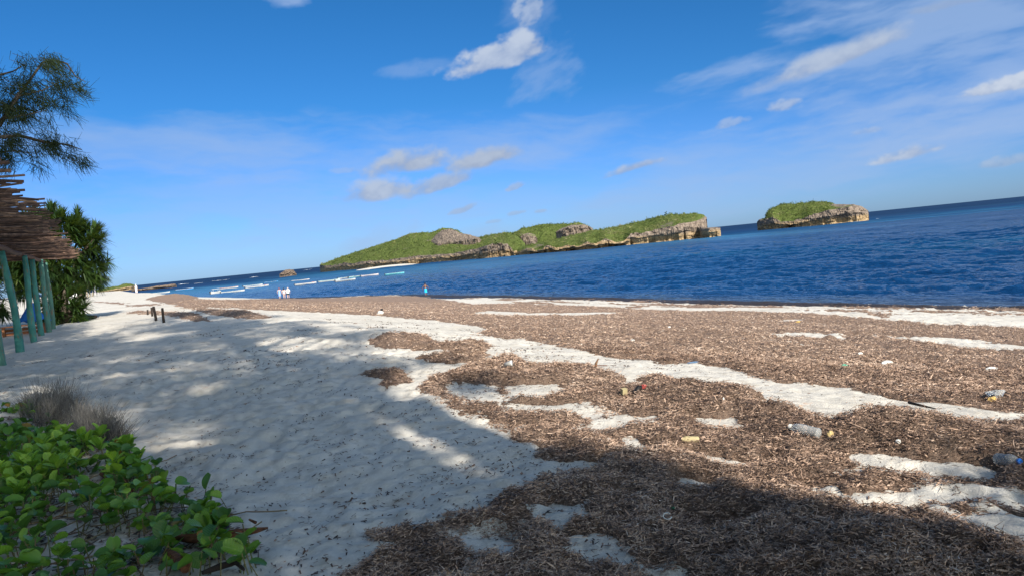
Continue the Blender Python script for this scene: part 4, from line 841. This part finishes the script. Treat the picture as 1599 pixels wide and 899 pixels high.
TL = ['casuarina behind the viewer shading the middle of the sand', 'tallest seaward casuarina behind the viewer', 'casuarina left of the viewer by the beach vine', 'shorter casuarina far behind the viewer', 'large casuarina landward of the beach vine', 'large casuarina landward of the shelter', 'leaning giant casuarina behind the shelter', 'casuarina rising beside the viewer', 'casuarina deepest inland behind the viewer', 'young casuarina close behind the viewer', 'casuarina shading the near end of the shelter', 'bushy young casuarina behind the viewer on the right', 'smallest bushy casuarina right behind the viewer']
for i, ((a_, s_), H, cr, nt, ln) in enumerate(TREES):
    p = AS(a_, s_); lw = ln[0]*AX+ln[1]*SX; casuarina((p[0], p[1], float(zbase(p[0], p[1]))-.1), H, cr, (lw[0], lw[1]), TL[i], 100+i, nt)
# the bough that reaches into the picture at the upper left
cas = thing('casuarina_tree', AS(12.5, -6.4, 0), 'casuarina whose feathery boughs hang over the shelter roof', 'tree', 'tall casuarina trees along the top of the beach'); cb0 = np.array(cas.location)
m = MB(); m.tube([(0, 0, -.3), (.1, .1, 3), (.2, .1, 7), (.1, .3, 13)], [.3, .24, .17, .05], 9); m.build('trunk', m_bark, cas, True)
def bp(px, py, R): d = ray(px, py); return CAM+d/np.hypot(d[0], d[1])*R-cb0
BR = [[(-130,330,15.6),(-60,270,16.4),(0,195,17),(20,160,17.2),(45,128,17.4),(66,98,17.6),(88,95,17.8),(112,112,17.9)], [(-60,270,16.4),(-5,215,16.8),(30,212,17),(70,222,17.2),(105,226,17.4),(128,234,17.5)], [(0,195,17),(30,150,16.8),(65,142,16.8),(95,128,16.9)], [(-20,190,17),(40,180,16.9),(75,172,17)], [(10,175,17.1),(30,168,17.4),(55,175,17.5),(85,160,17.6)], [(-10,120,17.3),(20,112,17.3),(40,100,17.3)], [(88,95,17.8),(105,100,17.9),(118,120,18),(133,128,18.1)], [(-30,240,16.8),(20,236,17),(60,240,17.2)]]
br = MB(); cs = []; dr = []
g = np.random.default_rng(77)
for path in BR:
    pts = [bp(*q_) for q_ in path]; n_ = len(pts); br.tube(pts, [max(.008, .045*(1-i/(n_-1))+.006) if path[0][0] < -50 else max(.006, .02*(1-i/(n_-1))+.005) for i in range(n_)], 6, False)
    for i in range(n_-1):
        seg = np.linalg.norm(pts[i+1]-pts[i])
        for j in range(int(seg*2.6+g.random())):
            u = g.random(); q_ = pts[i]*(1-u)+pts[i+1]*u+g.normal(0, .05, 3); dd_ = g.normal(0, .35, 3)+[.35, .1, .1]
            for r_ in range(3): cs.append(q_+g.normal(0, .05, 3)); dr.append(dd_)
for (px, py, rpx, k) in [(15,130,22,16),(40,100,12,8),(75,110,24,14),(100,125,22,14),(120,140,12,9),(60,150,25,12),(85,150,20,10),(10,155,25,18),(30,185,25,12),(60,195,20,6),(100,165,12,7),(15,225,25,14),(60,225,24,10),(95,235,22,10),(118,240,14,8),(30,245,22,9),(5,245,20,10),(130,255,8,4),(65,262,8,3),(10,175,20,10),(80,90,10,7),(122,250,7,4)]:
    for j in range(max(1, int(k*.34))):
        q_ = bp(px+g.normal(0, rpx*.55), py+g.normal(0, rpx*.42), 17.2+g.normal(0, .35)); dd_ = g.normal(0, .4, 3)+[.3, .1, .1]
        tw = q_+np.array([-.25, 0, .12]); br.tube([tw, q_], .004, 4, False)
        for r_ in range(3): cs.append(q_+g.normal(0, .05, 3)); dr.append(dd_)
V, F, tn = tufts(cs, 78, 20, .27, .010, .9, dr); o = np_mesh('foliage', V, F, m_cas, cas, attrs={'tone': tn*.6}); o['kind'] = 'stuff'; br.build('branches', m_bark, cas, True)
# small pale tree and board far along the beach
m_pale = leafy('pale_foliage', [(0, (.07, .07, .03)), (.5, (.16, .16, .06)), (1, (.30, .28, .13))], .3, .6, .2)
c = hit(138, 463.5); ft = thing('beach_tree', c, 'small bushy tree with yellowish foliage far along the beach', 'tree'); g = np.random.default_rng(5); R_f = np.hypot(c[0], c[1]); k = R_f/FPX
cs = []
for (ux, uz, rx, rz, n_) in [(-6, 16, 7, 5, 60), (6, 18, 9, 4.5, 80), (14, 20, 7, 4, 50), (20, 22, 6, 3, 24), (-14, 14, 8, 6, 60), (4, 24, 10, 4, 60)]:
    for j in range(n_): cs.append([ux*k+g.normal(0, rx*k*.5), g.normal(0, 1.), uz*k+g.normal(0, rz*k*.5)])
V, F, tn = tufts(cs, 9, 22, .6, .09, .1); o = np_mesh('foliage', V, F, m_pale, ft, attrs={'tone': tn}); o['kind'] = 'stuff'
m = MB()
for ux in (-8, -2, 3, 9): m.tube([(ux*k*.6, 0, -.2), (ux*k*.8, .1, 8*k), (ux*k*1.5, 0, 20*k)], [.16, .12, .04], 6)
m.build('trunk', simple('pale_bark', (.45, .38, .3), None, .9, 4.), ft, True)
c = hit(118, 466); o = MB(); o.box((0, 0, .75), (.8, .06, .7)); bd = thing('white_board', c, 'square white board on legs far along the beach', 'sign', None, .5); o.build('panel', M_cwhite, bd)
for x in (-.35, .35): m = MB(); m.tube([(x, .05, 0), (x, .05, .9)], .03, 6); m.build('leg', m_bark, bd)
for i, (px, py, hh, lab) in enumerate([(141, 462.5, 1.5, 'thin dark pole beside the yellowish far tree'), (149, 460.5, 2.0, 'pale pole at the far water edge')]):
    c = hit(px, py); m = MB(); m.tube([(0, 0, -.2), (.03, 0, hh*.6), (.02, .02, hh)], [.07, .06, .05], 7); o = m.build('pole', m_bark if i == 0 else M_cpink, None, True); o.location = c; tag(o, lab, 'pole')

# ------------------------------------------------------------------ stakes, driftwood, rubbish
m_stake = simple('dark_timber', (.035, .026, .022), (.02, .015, .013), .85, 6., .6)
for i, (px, py, ht, r_, lab) in enumerate([(256, 504.5, 22, .05, 'weathered dark stake standing nearest, right of the leaning one'), (244.5, 501, 21, .055, 'leaning dark stake, tallest of the four'), (238, 494, 13, .05, 'middle sized dark stake behind the leaning one'), (231, 492, 8, .045, 'shortest dark stake at the left of the four')]):
    c = hit(px, py); D = np.hypot(c[0], c[1]); hh = ht*D/FPX; m = MB(); lx = -.10*hh if i == 1 else 0
    m.tube([(0, 0, -.2), (lx*.5, .01, hh*.5), (lx, .02, hh*.97), (lx, .02, hh)], [r_*1.1, r_, r_*.95, r_*.6], 9); o = m.build('stake', m_stake, None, True); o.location = c; tag(o, lab, 'stake', 'stakes in the sand')
m_bk2, t, b = material('red_bark')
co = t.new('ShaderNodeTexCoord').outputs['Object']; n1 = t.noise(t.scalev(co, (3, 18, 18)), 2.5, 6, .7)
t.put(b.inputs['Base Color'], t.ramp(n1, [(.3, (.02, .01, .006)), (.5, (.11, .042, .018)), (.65, (.20, .085, .035)), (.8, (.30, .2, .12))])); b.inputs['Roughness'].default_value = .8; t.put(b.inputs['Normal'], t.bump(n1, .8, .02))
def wood(name, pxs, rads, mat, label, cat='driftwood', zoff=.02, n=8, lift=0.):
    P = [hit(*q_, zsand)+[0, 0, zoff+lift*i] for i, q_ in enumerate(pxs)]; P0 = P[0]; m = MB(); m.tube([p-P0 for p in P], rads, n); o = m.build(name, mat, None, False); o.location = P0; return tag(o, label, cat)
wood('driftwood', [(262, 850), (300, 853), (340, 850), (372, 845), (402, 840), (420, 836)], [.012, .030, .034, .028, .018, .006], m_bk2, 'reddish bark covered branch poking out of the vine onto the sand', zoff=.05)
wood('driftwood', [(160, 748), (180, 757), (196, 762), (208, 775)], [.02, .04, .035, .015], m_bk2, 'piece of reddish bark at the edge of the sandy gap', zoff=.05)
wood('driftwood', [(262, 872), (280, 885), (292, 900)], [.015, .03, .03], m_bk2, 'thick reddish stick crossing under the nearest vine leaves', zoff=.05)
wood('driftwood', [(318, 905), (345, 895), (370, 888), (382, 900)], [.012, .02, .015, .008], m_stake, 'dark forked stick at the lower edge of the vine', zoff=.04)
wood('driftwood', [(392, 833), (402, 838)], [.006, .01], m_bk2, 'short twig lying on the bark covered branch', zoff=.09)
wood('driftwood', [(112, 497), (130, 495), (141, 498), (150, 497)], [.12, .10, .13, .09], m_stake, 'fallen dark bough at the foot of the pandanus', zoff=.1)
c = hit(928, 572.5); m = MB(); m.tube([(0, 0, -.05), (.025, 0, .04), (.055, .02, .085)], [.016, .014, .006], 7); o = m.build('stick', simple('brown_stick', (.16, .09, .05), None, .8, 8.)); o.location = c; o.scale = (1.2, 1.2, 1.2); tag(o, 'short brown stick standing upright in the open sand lane', 'stick')
wood('stick', [(912, 573), (948, 572.5)], [.008, .006], m_bk2, 'thin stick lying flat beside the upright stick', 'stick')
wood('stick', [(1420, 633), (1436, 637), (1462, 643)], [.014, .012, .005], m_stake, 'dark split stick lying along the sand lane behind the mound', 'stick', .03)
wood('stick', [(1196, 688), (1203, 687.5), (1231, 688)], [.010, .014, .013], m_stake, 'black rod lying on the weed below the clear bottle', 'rod', .04)

m_clear, t, b = material('clear_plastic'); b.inputs['Transmission Weight'].default_value = .75; b.inputs['Roughness'].default_value = .22; b.inputs['Base Color'].default_value = (.80, .83, .84, 1); b.inputs['IOR'].default_value = 1.2
m_cap = simple('blue_cap', (.01, .16, .62), None, .4, 6.); m_yel = simple('faded_yellow', (.50, .38, .17), (.36, .26, .12), .6, 9.); m_cream = simple('cream_foam', (.40, .34, .19), (.30, .25, .14), .8, 12.); m_redp = simple('red_plastic', (.36, .05, .045), (.22, .04, .035), .4, 6.); m_blk = simple('black_plastic', (.012, .012, .013), None, .4, 6.); m_wht = simple('white_plastic', (.70, .70, .67), (.55, .54, .5), .5, 9.); m_grn = simple('green_plastic', (.12, .48, .32), None, .5, 6.); m_amb = simple('amber_plastic', (.62, .42, .14), None, .5, 8.)
def wsurf(px, py):
    def zf(x, y):
        f = wrack_field(x, y); return zsand(x, y)+np.where(f > -.35, np.maximum(wrack_height(x, y, f), 0), 0)
    return hit(px, py, zf)
def bottle(px0, py0, px1, py1, rad, body_m, cap_m, label, name='plastic_bottle'):
    A0 = wsurf(px0, py0); A1 = wsurf(px1, py1); d = Vector(A1-A0); L = d.length; r = thing(name, A0, label, 'bottle'); r.location.z += rad*.7
    r.rotation_mode = 'QUATERNION'; r.rotation_quaternion = d.to_track_quat('Z', 'Y'); m = MB()
    pf = [(rad*.7, 0), (rad*.95, L*.02), (rad, L*.06), (rad*.95, L*.2), (rad, L*.24), (rad*.93, L*.42), (rad, L*.46), (rad*.98, L*.66), (rad*.75, L*.80), (rad*.38, L*.9), (rad*.36, L*.93)]
    m.lathe(pf, None, 16); m.build('bottle_body', body_m, r, True); m = MB(); m.lathe([(rad*.46, L*.925), (rad*.48, L*.93), (rad*.48, L*.995), (rad*.42, L)], None, 14); m.build('cap', cap_m, r); return r
bottle(1280, 683, 1233, 671, .040, m_clear, m_wht, 'empty clear plastic bottle lying on the weed beside a yellow lump')
bottle(1557, 723, 1594, 727, .038, m_clear, m_cap, 'crumpled clear bottle with a bright blue cap at the right')
bottle(1091, 689, 1062, 688.5, .024, m_cream, m_blk, 'small pale yellow bottle with a black cap on the weed')
def lump(name, px, py, r, mat, seed, label, cat, amp=.35, z=.3, nu=12, nv=8):
    c = wsurf(px, py); r = tuple(x*.82 for x in r); m = MB(); m.blob((0, 0, r[2]*z), r, seed, amp, nu, nv); o = m.build(name, mat); o.location = c; return tag(o, label, cat)
lump('yellow_lump', 1297, 682, (.028, .024, .034), m_yel, 1, 'faded yellow plastic lump right of the clear bottle', 'rubbish', z=.7)
c = wsurf(975, 616.5); m = MB(); m.box((0, 0, .04), (.052, .045, .055), .35, .25); o = m.build('foam_block', m_cream); o.location = c; tag(o, 'cream coloured block half buried in the weed mound', 'block')
c = wsurf(1005, 606.5); r = thing('red_float', c, 'small red plastic piece on a black tangle in the weed', 'rubbish'); m = MB(); m.blob((.0, 0, .02), (.027, .022, .02), 5, .8, 14, 9); m.build('red_piece', m_redp, r); c2 = wsurf(990, 614); m = MB(); m.tube([(0, 0, .02), tuple((c2-c)*.5+[0, .02, .03]), tuple(c2-c)], [.016, .026, .018], 7); m.build('black_tangle', m_blk, r)
lump('foam_slab', 1385, 568.5, (.10, .05, .045), m_wht, 8, 'chunky white foam slab on the broad weed belt', 'foam', .4, .6); lump('green_scrap', 1318, 571.5, (.065, .03, .02), m_grn, 9, 'pale green plastic scrap on the weed left of the white slab', 'rubbish', .5, .8); lump('white_scrap', 1343, 553.5, (.05, .03, .03), m_wht, 10, 'small white scrap above and left of the white slab', 'rubbish', .5, .6)
lump('white_scrap', 1548, 577, (.10, .05, .03), m_wht, 11, 'flat white scrap at the far right of the weed belt', 'rubbish', .5, .6); lump('plastic_bag', 1556, 618, (.09, .06, .045), m_clear, 12, 'crumpled clear bag beside a brown husk at the right', 'bag', .7, .6); lump('husk', 1550, 625, (.05, .04, .03), m_amb, 13, 'tan husk in front of the crumpled clear bag', 'husk', .5, .6)
c = wsurf(789, 572.5); m = MB(); m.lathe([(.022, 0), (.03, .07), (.032, .075)], Matrix.Rotation(math.radians(80), 4, 'Y') @ Matrix.Rotation(.3, 4, 'X'), 12); o = m.build('paper_cup', m_wht, None, True); o.location = c+[0, 0, .03]; o.scale = (1.3, 1.3, 1.3); tag(o, 'white cup tipped over on the low weed mound', 'cup')
lump('blue_scrap', 1082, 566.5, (.10, .03, .015), simple('dull_blue', (.12, .2, .32), None, .6, 5.), 14, 'dull blue strip at the upper edge of the sand lane', 'rubbish', .5, .8)
lump('white_scrap', 1130, 626, (.012, .010, .024), m_wht, 15, 'small upright white scrap on the right end of the weed mound', 'rubbish', .4, .7); lump('white_scrap', 1403, 691, (.022, .02, .02), m_wht, 16, 'round white scrap in front of the dark topped mound', 'rubbish', .3, .6); lump('white_scrap', 1348, 863, (.014, .01, .008), m_wht, 17, 'tiny white scrap in the shaded weed at the bottom right', 'rubbish', .4, .8); lump('blue_scrap', 1378, 822, (.02, .012, .008), simple('pale_blue', (.25, .45, .55), None, .6, 5.), 18, 'pale blue scrap in the shaded weed at the bottom right', 'rubbish', .4, 1.); lump('green_scrap', 1051, 795, (.016, .012, .010), simple('dark_green', (.02, .16, .07), None, .5, 5.), 19, 'dark green fragment in the shaded weed near the small ring', 'rubbish', .4, 1.)
lump('white_scrap', 1045, 511, (.06, .05, .03), m_wht, 20, 'white scrap near the middle of the broad weed belt', 'rubbish', .4, .5); lump('white_scrap', 988, 532, (.05, .04, .03), m_wht, 21, 'white scrap close to the upper side of the sand lane', 'rubbish', .4, .5); lump('husk', 1246, 503, (.10, .08, .04), m_amb, 22, 'tan husk near the pale streak of sand by the water', 'husk', .4, .5)
c = wsurf(1043, 815); m = MB(); m.tube([(math.cos(x)*.022, math.sin(x)*.016, .035+.012*math.sin(x)) for x in np.linspace(.6, 6., 14)], .0035, 6); o = m.build('plastic_ring', m_wht, None, True); o.location = c; tag(o, 'broken pale plastic ring lying on the shaded weed', 'ring')
c = wsurf(594, 490.5); r = thing('plastic_bag', c, 'bulging white bag with a black top at the edge of the weed', 'bag'); m = MB(); m.blob((0, 0, .06), (.13, .09, .09), 4, .4, 14, 9); m.build('bag_body', m_wht, r, True); m = MB(); m.blob((.07, 0, .19), (.055, .05, .045), 6, .3, 10, 7); m.build('black_top', m_blk, r, True)

# ------------------------------------------------------------------ beach vine, shrub and dry grass in the foreground
def leafmesh(name, mat, shape, fold, seed):
    g = random.Random(seed); m = MB(); n = 7; vs = []
    for i in range(n):
        k = i/(n-1); w = shape(k); y = k; bend = -.22*k*k+.05*math.sin(k*3+seed)
        vs += [(-w, y-.06*(w > .4)*(k > .8), bend+fold*w), (-w*.5, y, bend+fold*w*.35), (0, y-(.10 if (k > .95 and shape(1.) > .2) else 0), bend), (w*.5, y, bend+fold*w*.35), (w, y-.06*(w > .4)*(k > .8), bend+fold*w)]
    m.add(vs, [(i*5+j, i*5+j+1, (i+1)*5+j+1, (i+1)*5+j) for i in range(n-1) for j in range(4)])
    me = bpy.data.meshes.new(name); me.from_pydata(m.v, [], m.f); me.materials.append(mat)
    for p in me.polygons: p.use_smooth = True
    me.update(); return me
rnd = lambda k: .46*math.sin(math.pi*min(1., .06+k*.80))**.65+.0
obov = lambda k: .05+.27*math.sin(math.pi*min(1, k*.83))**1.2
def leafmat(name, c1, c2, vein):
    m, t, b = material(name); co = t.new('ShaderNodeTexCoord').outputs['Object']; rn = t.new('ShaderNodeObjectInfo').outputs['Random']
    sx = t.new('ShaderNodeSeparateXYZ'); t.put(sx.inputs[0], co)
    c = t.mix(rn, c1, c2); mid = t.mapr(t.math('ABSOLUTE', sx.outputs[0]), .0, .035, 1., 0.); c = t.mix(t.math('MULTIPLY', mid, .6), c, vein)
    vn = t.math('SINE', t.math('MULTIPLY', t.math('SUBTRACT', sx.outputs[1], t.math('MULTIPLY', t.math('ABSOLUTE', sx.outputs[0]), .7)), 42.)); c = t.mix(t.mapr(vn, .75, 1., 0., .22), c, vein)
    t.put(b.inputs['Base Color'], c); b.inputs['Roughness'].default_value = .38; b.inputs['Specular IOR Level'].default_value = .45; t.put(b.inputs['Normal'], t.bump(vn, .25, .01))
    tr = t.new('ShaderNodeBsdfTranslucent'); t.put(tr.inputs[0], t.mix(.5, c, (.22, .38, .02))); mx = t.new('ShaderNodeMixShader'); mx.inputs[0].default_value = .3
    t.l.new(b.outputs[0], mx.inputs[1]); t.l.new(tr.outputs[0], mx.inputs[2]); t.l.new(mx.outputs[0], t.n['Material Output'].inputs[0]); return m
M_leaf = [leafmat('vine_leaf_mid', (.105, .24, .022), (.18, .34, .034), (.28, .40, .1)), leafmat('vine_leaf_dark', (.045, .135, .022), (.08, .19, .028), (.17, .28, .08)), leafmat('vine_leaf_bright', (.14, .29, .025), (.20, .36, .035), (.28, .42, .1)), leafmat('vine_leaf_yellow', (.28, .20, .03), (.36, .17, .02), (.4, .3, .1))]
LM = [[leafmesh('leaf', mm, rnd, f_, sd2) for f_, sd2 in ((.25, 1), (.55, 2), (.9, 3))] for mm in M_leaf]
M_sh = [leafmat('shrub_leaf', (.22, .40, .035), (.30, .50, .05), (.4, .55, .14)), leafmat('shrub_leaf_deep', (.14, .30, .03), (.19, .36, .04), (.3, .45, .1))]
LS = [[leafmesh('leaf', mm, obov, f_, sd2) for f_, sd2 in ((.2, 4), (.5, 5))] for mm in M_sh]
VINE = hitpoly([(-60,585),(0,598),(36,614),(60,645),(110,690),(170,690),(200,712),(235,745),(262,765),(300,772),(345,795),(362,815),(355,835),(380,845),(395,862),(400,905),(390,1000),(-250,1050),(-300,700)])
HOLES = [hitpoly(p_) for p_ in ([(118,745),(150,735),(175,752),(185,775),(182,800),(150,798),(125,775)], [(300,838),(420,838),(420,850),(300,856)], [(20,650),(60,660),(120,690),(60,685)])]
vine = thing('beach_vine', (0, 0, 0), 'dark green beach vine with round glossy leaves sprawling over the sand at lower left', 'plant')
g = np.random.default_rng(91)
def in_poly(poly, x, y): return sdist(poly, np.array([x]), np.array([y]))[0]
lo, hi = VINE.min(0), VINE.max(0); leaves = []
while len(leaves) < 2500:
    n_ = 4000; x = g.uniform(lo[0], hi[0], n_); y = g.uniform(lo[1], hi[1], n_); k = sdist(VINE, x, y) > 0
    for hp in HOLES: k &= sdist(hp, x, y) < .02
    dd = np.hypot(x, y); az_ = np.degrees(np.arctan2(x, y)); k &= (az_ > -45) & (dd > 3) & (dd < 13) & (vnoise(x*2.2, y*2.2, 55) > -.38)
    leaves += list(zip(x[k], y[k]))
leaves = sorted(leaves[:2500], key=lambda q_: math.hypot(*q_))
petiole = MB(); restV = []; restF = []; nrest = 0
def leaf_pose(x, y, zz, size, tilt, az, roll): return Matrix.Translation((x, y, zz)) @ Matrix.Rotation(az, 4, 'Z') @ Matrix.Rotation(tilt, 4, 'X') @ Matrix.Rotation(roll, 4, 'Y') @ Matrix.Scale(size, 4)
rest = MB(); step = 0
near = set()
order = list(range(len(leaves))); inframe = [i for i in order if leaves[i][0] > -1.0*leaves[i][1]]
pick = set(inframe[:520:2][:250]); 
for i, (x, y) in enumerate(leaves):
    z0 = float(zsand(np.array([x]), np.array([y]))[0]); up_ = .03+.10*g.random()**1.3+.04*float(vnoise(np.array([x*1.5]), np.array([y*1.5]), 56)[0]); size = g.uniform(.062, .115)
    az_ = g.uniform(0, 6.28); tilt = g.normal(.45, .4); mi = g.choice(4, p=[.45, .33, .19, .03]); Mx = leaf_pose(x, y, z0+max(.03, up_), size, tilt, az_, g.normal(0, .35)); me = LM[mi][g.integers(3)]
    petiole.tube([(x+g.normal(0, .03), y+g.normal(0, .03), z0), (x, y, z0+max(.03, up_))], .0035, 4, False)
    if i in pick:
        o = link_mesh('leaf', me, vine); o.matrix_local = Mx
    else: restV.append((me, Mx, mi))
for mi in range(4):
    m = MB()
    for me, Mx, k in restV:
        if k == mi: m.add([Mx @ v_.co for v_ in me.vertices], [tuple(p_.vertices) for p_ in me.polygons])
    if m.v:
        # leaves past the nearest ones, joined per leaf colour
        mm, tt_, bb_ = None, None, None
        o = m.build('leaf_mass', leafy('leaf_mass_%s' % ('mid', 'deep', 'bright', 'yellow')[mi], [(0, tuple(M_leaf_c)) for M_leaf_c in (((.10, .235, .024), (.05, .14, .024), (.17, .32, .028), (.3, .19, .03))[mi],)]+[(1, ((.11, .25, .03), (.06, .16, .028), (.2, .36, .035), (.36, .2, .03))[mi])], .3, .38, .45, None), vine, True); o['kind'] = 'stuff'
petiole.build('petioles', simple('petiole_green', (.14, .18, .06), (.16, .10, .05), .6, 5.), vine)
run = MB()
for i in range(70):
    x, y = leaves[g.integers(900)]; a_ = g.uniform(0, 6.28); pts = []
    for j in range(8):
        z0 = float(zsand(np.array([x]), np.array([y]))[0]); pts.append((x, y, z0+.015+.02*g.random())); a_ += g.normal(0, .35); x += math.cos(a_)*.09; y += math.sin(a_)*.09
    run.tube(pts, .0045, 5, False)
run.build('runners', simple('runner_brown', (.15, .085, .05), (.2, .16, .08), .7, 5.), vine)
# leaf litter under the vine
nl = 45000; x = g.uniform(lo[0], hi[0], nl); y = g.uniform(lo[1], hi[1], nl); k = (sdist(VINE, x, y) > -.05) & (np.hypot(x, y) < 12) & (np.hypot(x, y) > 2.8) & (vnoise(x*1.7, y*1.7, 57) > -.5); x, y = x[k], y[k]; n_ = len(x); z = zsand(x, y)
hd = g.uniform(0, 6.28, n_); L_ = g.uniform(.02, .11, n_); w_ = g.uniform(.003, .016, n_); zz = z+g.uniform(.004, .035, n_); tl = g.normal(0, .2, n_)
e = np.stack([np.cos(hd)*L_/2, np.sin(hd)*L_/2, tl*L_/2], 1); s_ = np.stack([-np.sin(hd)*w_, np.cos(hd)*w_, w_*0], 1); C_ = np.stack([x, y, zz], 1)
tag(np_mesh('leaf_litter', np.stack([C_-e-s_, C_-e+s_, C_+e+s_*.4, C_+e-s_*.4], 1).reshape(-1, 3), np.arange(n_*4).reshape(-1, 4), m_str, attrs={'tone': np.repeat(np.clip(g.normal(.24, .16, n_), 0, 1), 4)}), 'dead leaves and twigs lying under the beach vine', 'litter', kind='stuff')
# bright upright shrub
shb = thing('shore_shrub', (0, 0, 0), 'bright yellow green shrub with upright spoon shaped leaves amid the darker vine', 'shrub'); m_stem = simple('shrub_stem', (.12, .11, .05), None, .7, 5.)
SHR = hitpoly([(-20,770),(10,745),(60,720),(95,695),(150,700),(200,712),(222,728),(190,752),(120,765),(60,775),(20,800)]); n_ros = 0; lo, hi = SHR.min(0), SHR.max(0)
while n_ros < 46:
    x, y = g.uniform(lo[0], hi[0]), g.uniform(lo[1], hi[1])
    if in_poly(SHR, x, y) < 0 or any(in_poly(h_, x, y) > 0 for h_ in HOLES[:1]): continue
    n_ros += 1; z0 = float(zsand(np.array([x]), np.array([y]))[0]); hgt_ = g.uniform(.08, .22); stem = MB(); stem.tube([(x+g.normal(0, .04), y+g.normal(0, .04), z0), (x, y, z0+hgt_)], .006, 5); stem.build('stem', m_stem, shb); a0 = g.uniform(0, 6.28); nl_ = 6
    for j in range(nl_):
        k = j/nl_; Mx = leaf_pose(x, y, z0+hgt_-.04*k, g.uniform(.085, .135), 1.15-.75*k+g.normal(0, .15), a0+j*2.4, g.normal(0, .2)); o = link_mesh('leaf', LS[0 if g.random() < .65 else 1][g.integers(2)], shb); o.matrix_local = Mx
# dry grass
m_dry = leafy('dry_grass', [(0, (.06, .058, .056)), (.5, (.17, .16, .15)), (1, (.32, .29, .25))], 0., .8, .2)
def dry_clump(pts_px, n, hgt_, label, seed, lean=.5):
    g = np.random.default_rng(seed); P = hitpoly(pts_px); lo, hi = P.min(0), P.max(0); x = g.uniform(lo[0], hi[0], n*6); y = g.uniform(lo[1], hi[1], n*6); k = sdist(P, x, y) > 0; x, y = x[k][:n], y[k][:n]; n = len(x); z = zsand(x, y)-.01
    c = P.mean(0); out = np.stack([x-c[0], y-c[1]], 1); d = np.stack([out[:, 0]*.8+g.normal(0, .42, n)+.15, out[:, 1]*.5+g.normal(0, .42, n), np.full(n, 1.)], 1); d /= np.linalg.norm(d, axis=1)[:, None]; L_ = hgt_*g.uniform(.45, 1.2, n); dr_ = g.uniform(.0, .55, n)*L_; Ps = []
    for j in range(5):
        k = j/4; q_ = np.stack([x, y, z], 1)+d*(L_*k)[:, None]; q_[:, 2] -= dr_*k**2.2; q_[:, 0] += g.normal(0, .012, n)*(j > 0); s_ = np.stack([np.full(n, .0035), g.normal(0, .002, n), np.zeros(n)], 1)*(1-.75*k); Ps += [q_-s_, q_+s_]
    V = np.stack(Ps, 1).reshape(-1, 3); o = np.arange(n)*10; F = np.concatenate([np.stack([o+2*j, o+2*j+1, o+2*j+3, o+2*j+2], 1) for j in range(4)])
    r = thing('dry_grass', (0, 0, 0), label, 'grass'); b_ = np_mesh('blades', V, F, m_dry, r, attrs={'tone': np.repeat(np.clip(g.normal(.45, .22, n), 0, 1), 10)}); b_['kind'] = 'stuff'
dry_clump([(30,650),(55,628),(100,625),(130,645),(110,670),(60,668)], 1500, .48, 'taller clump of dry grey grass behind the vine', 301)
dry_clump([(115,672),(135,655),(175,668),(200,690),(180,697),(140,695)], 1300, .36, 'lower sprawling clump of dry grey grass nearest the open sand', 302)
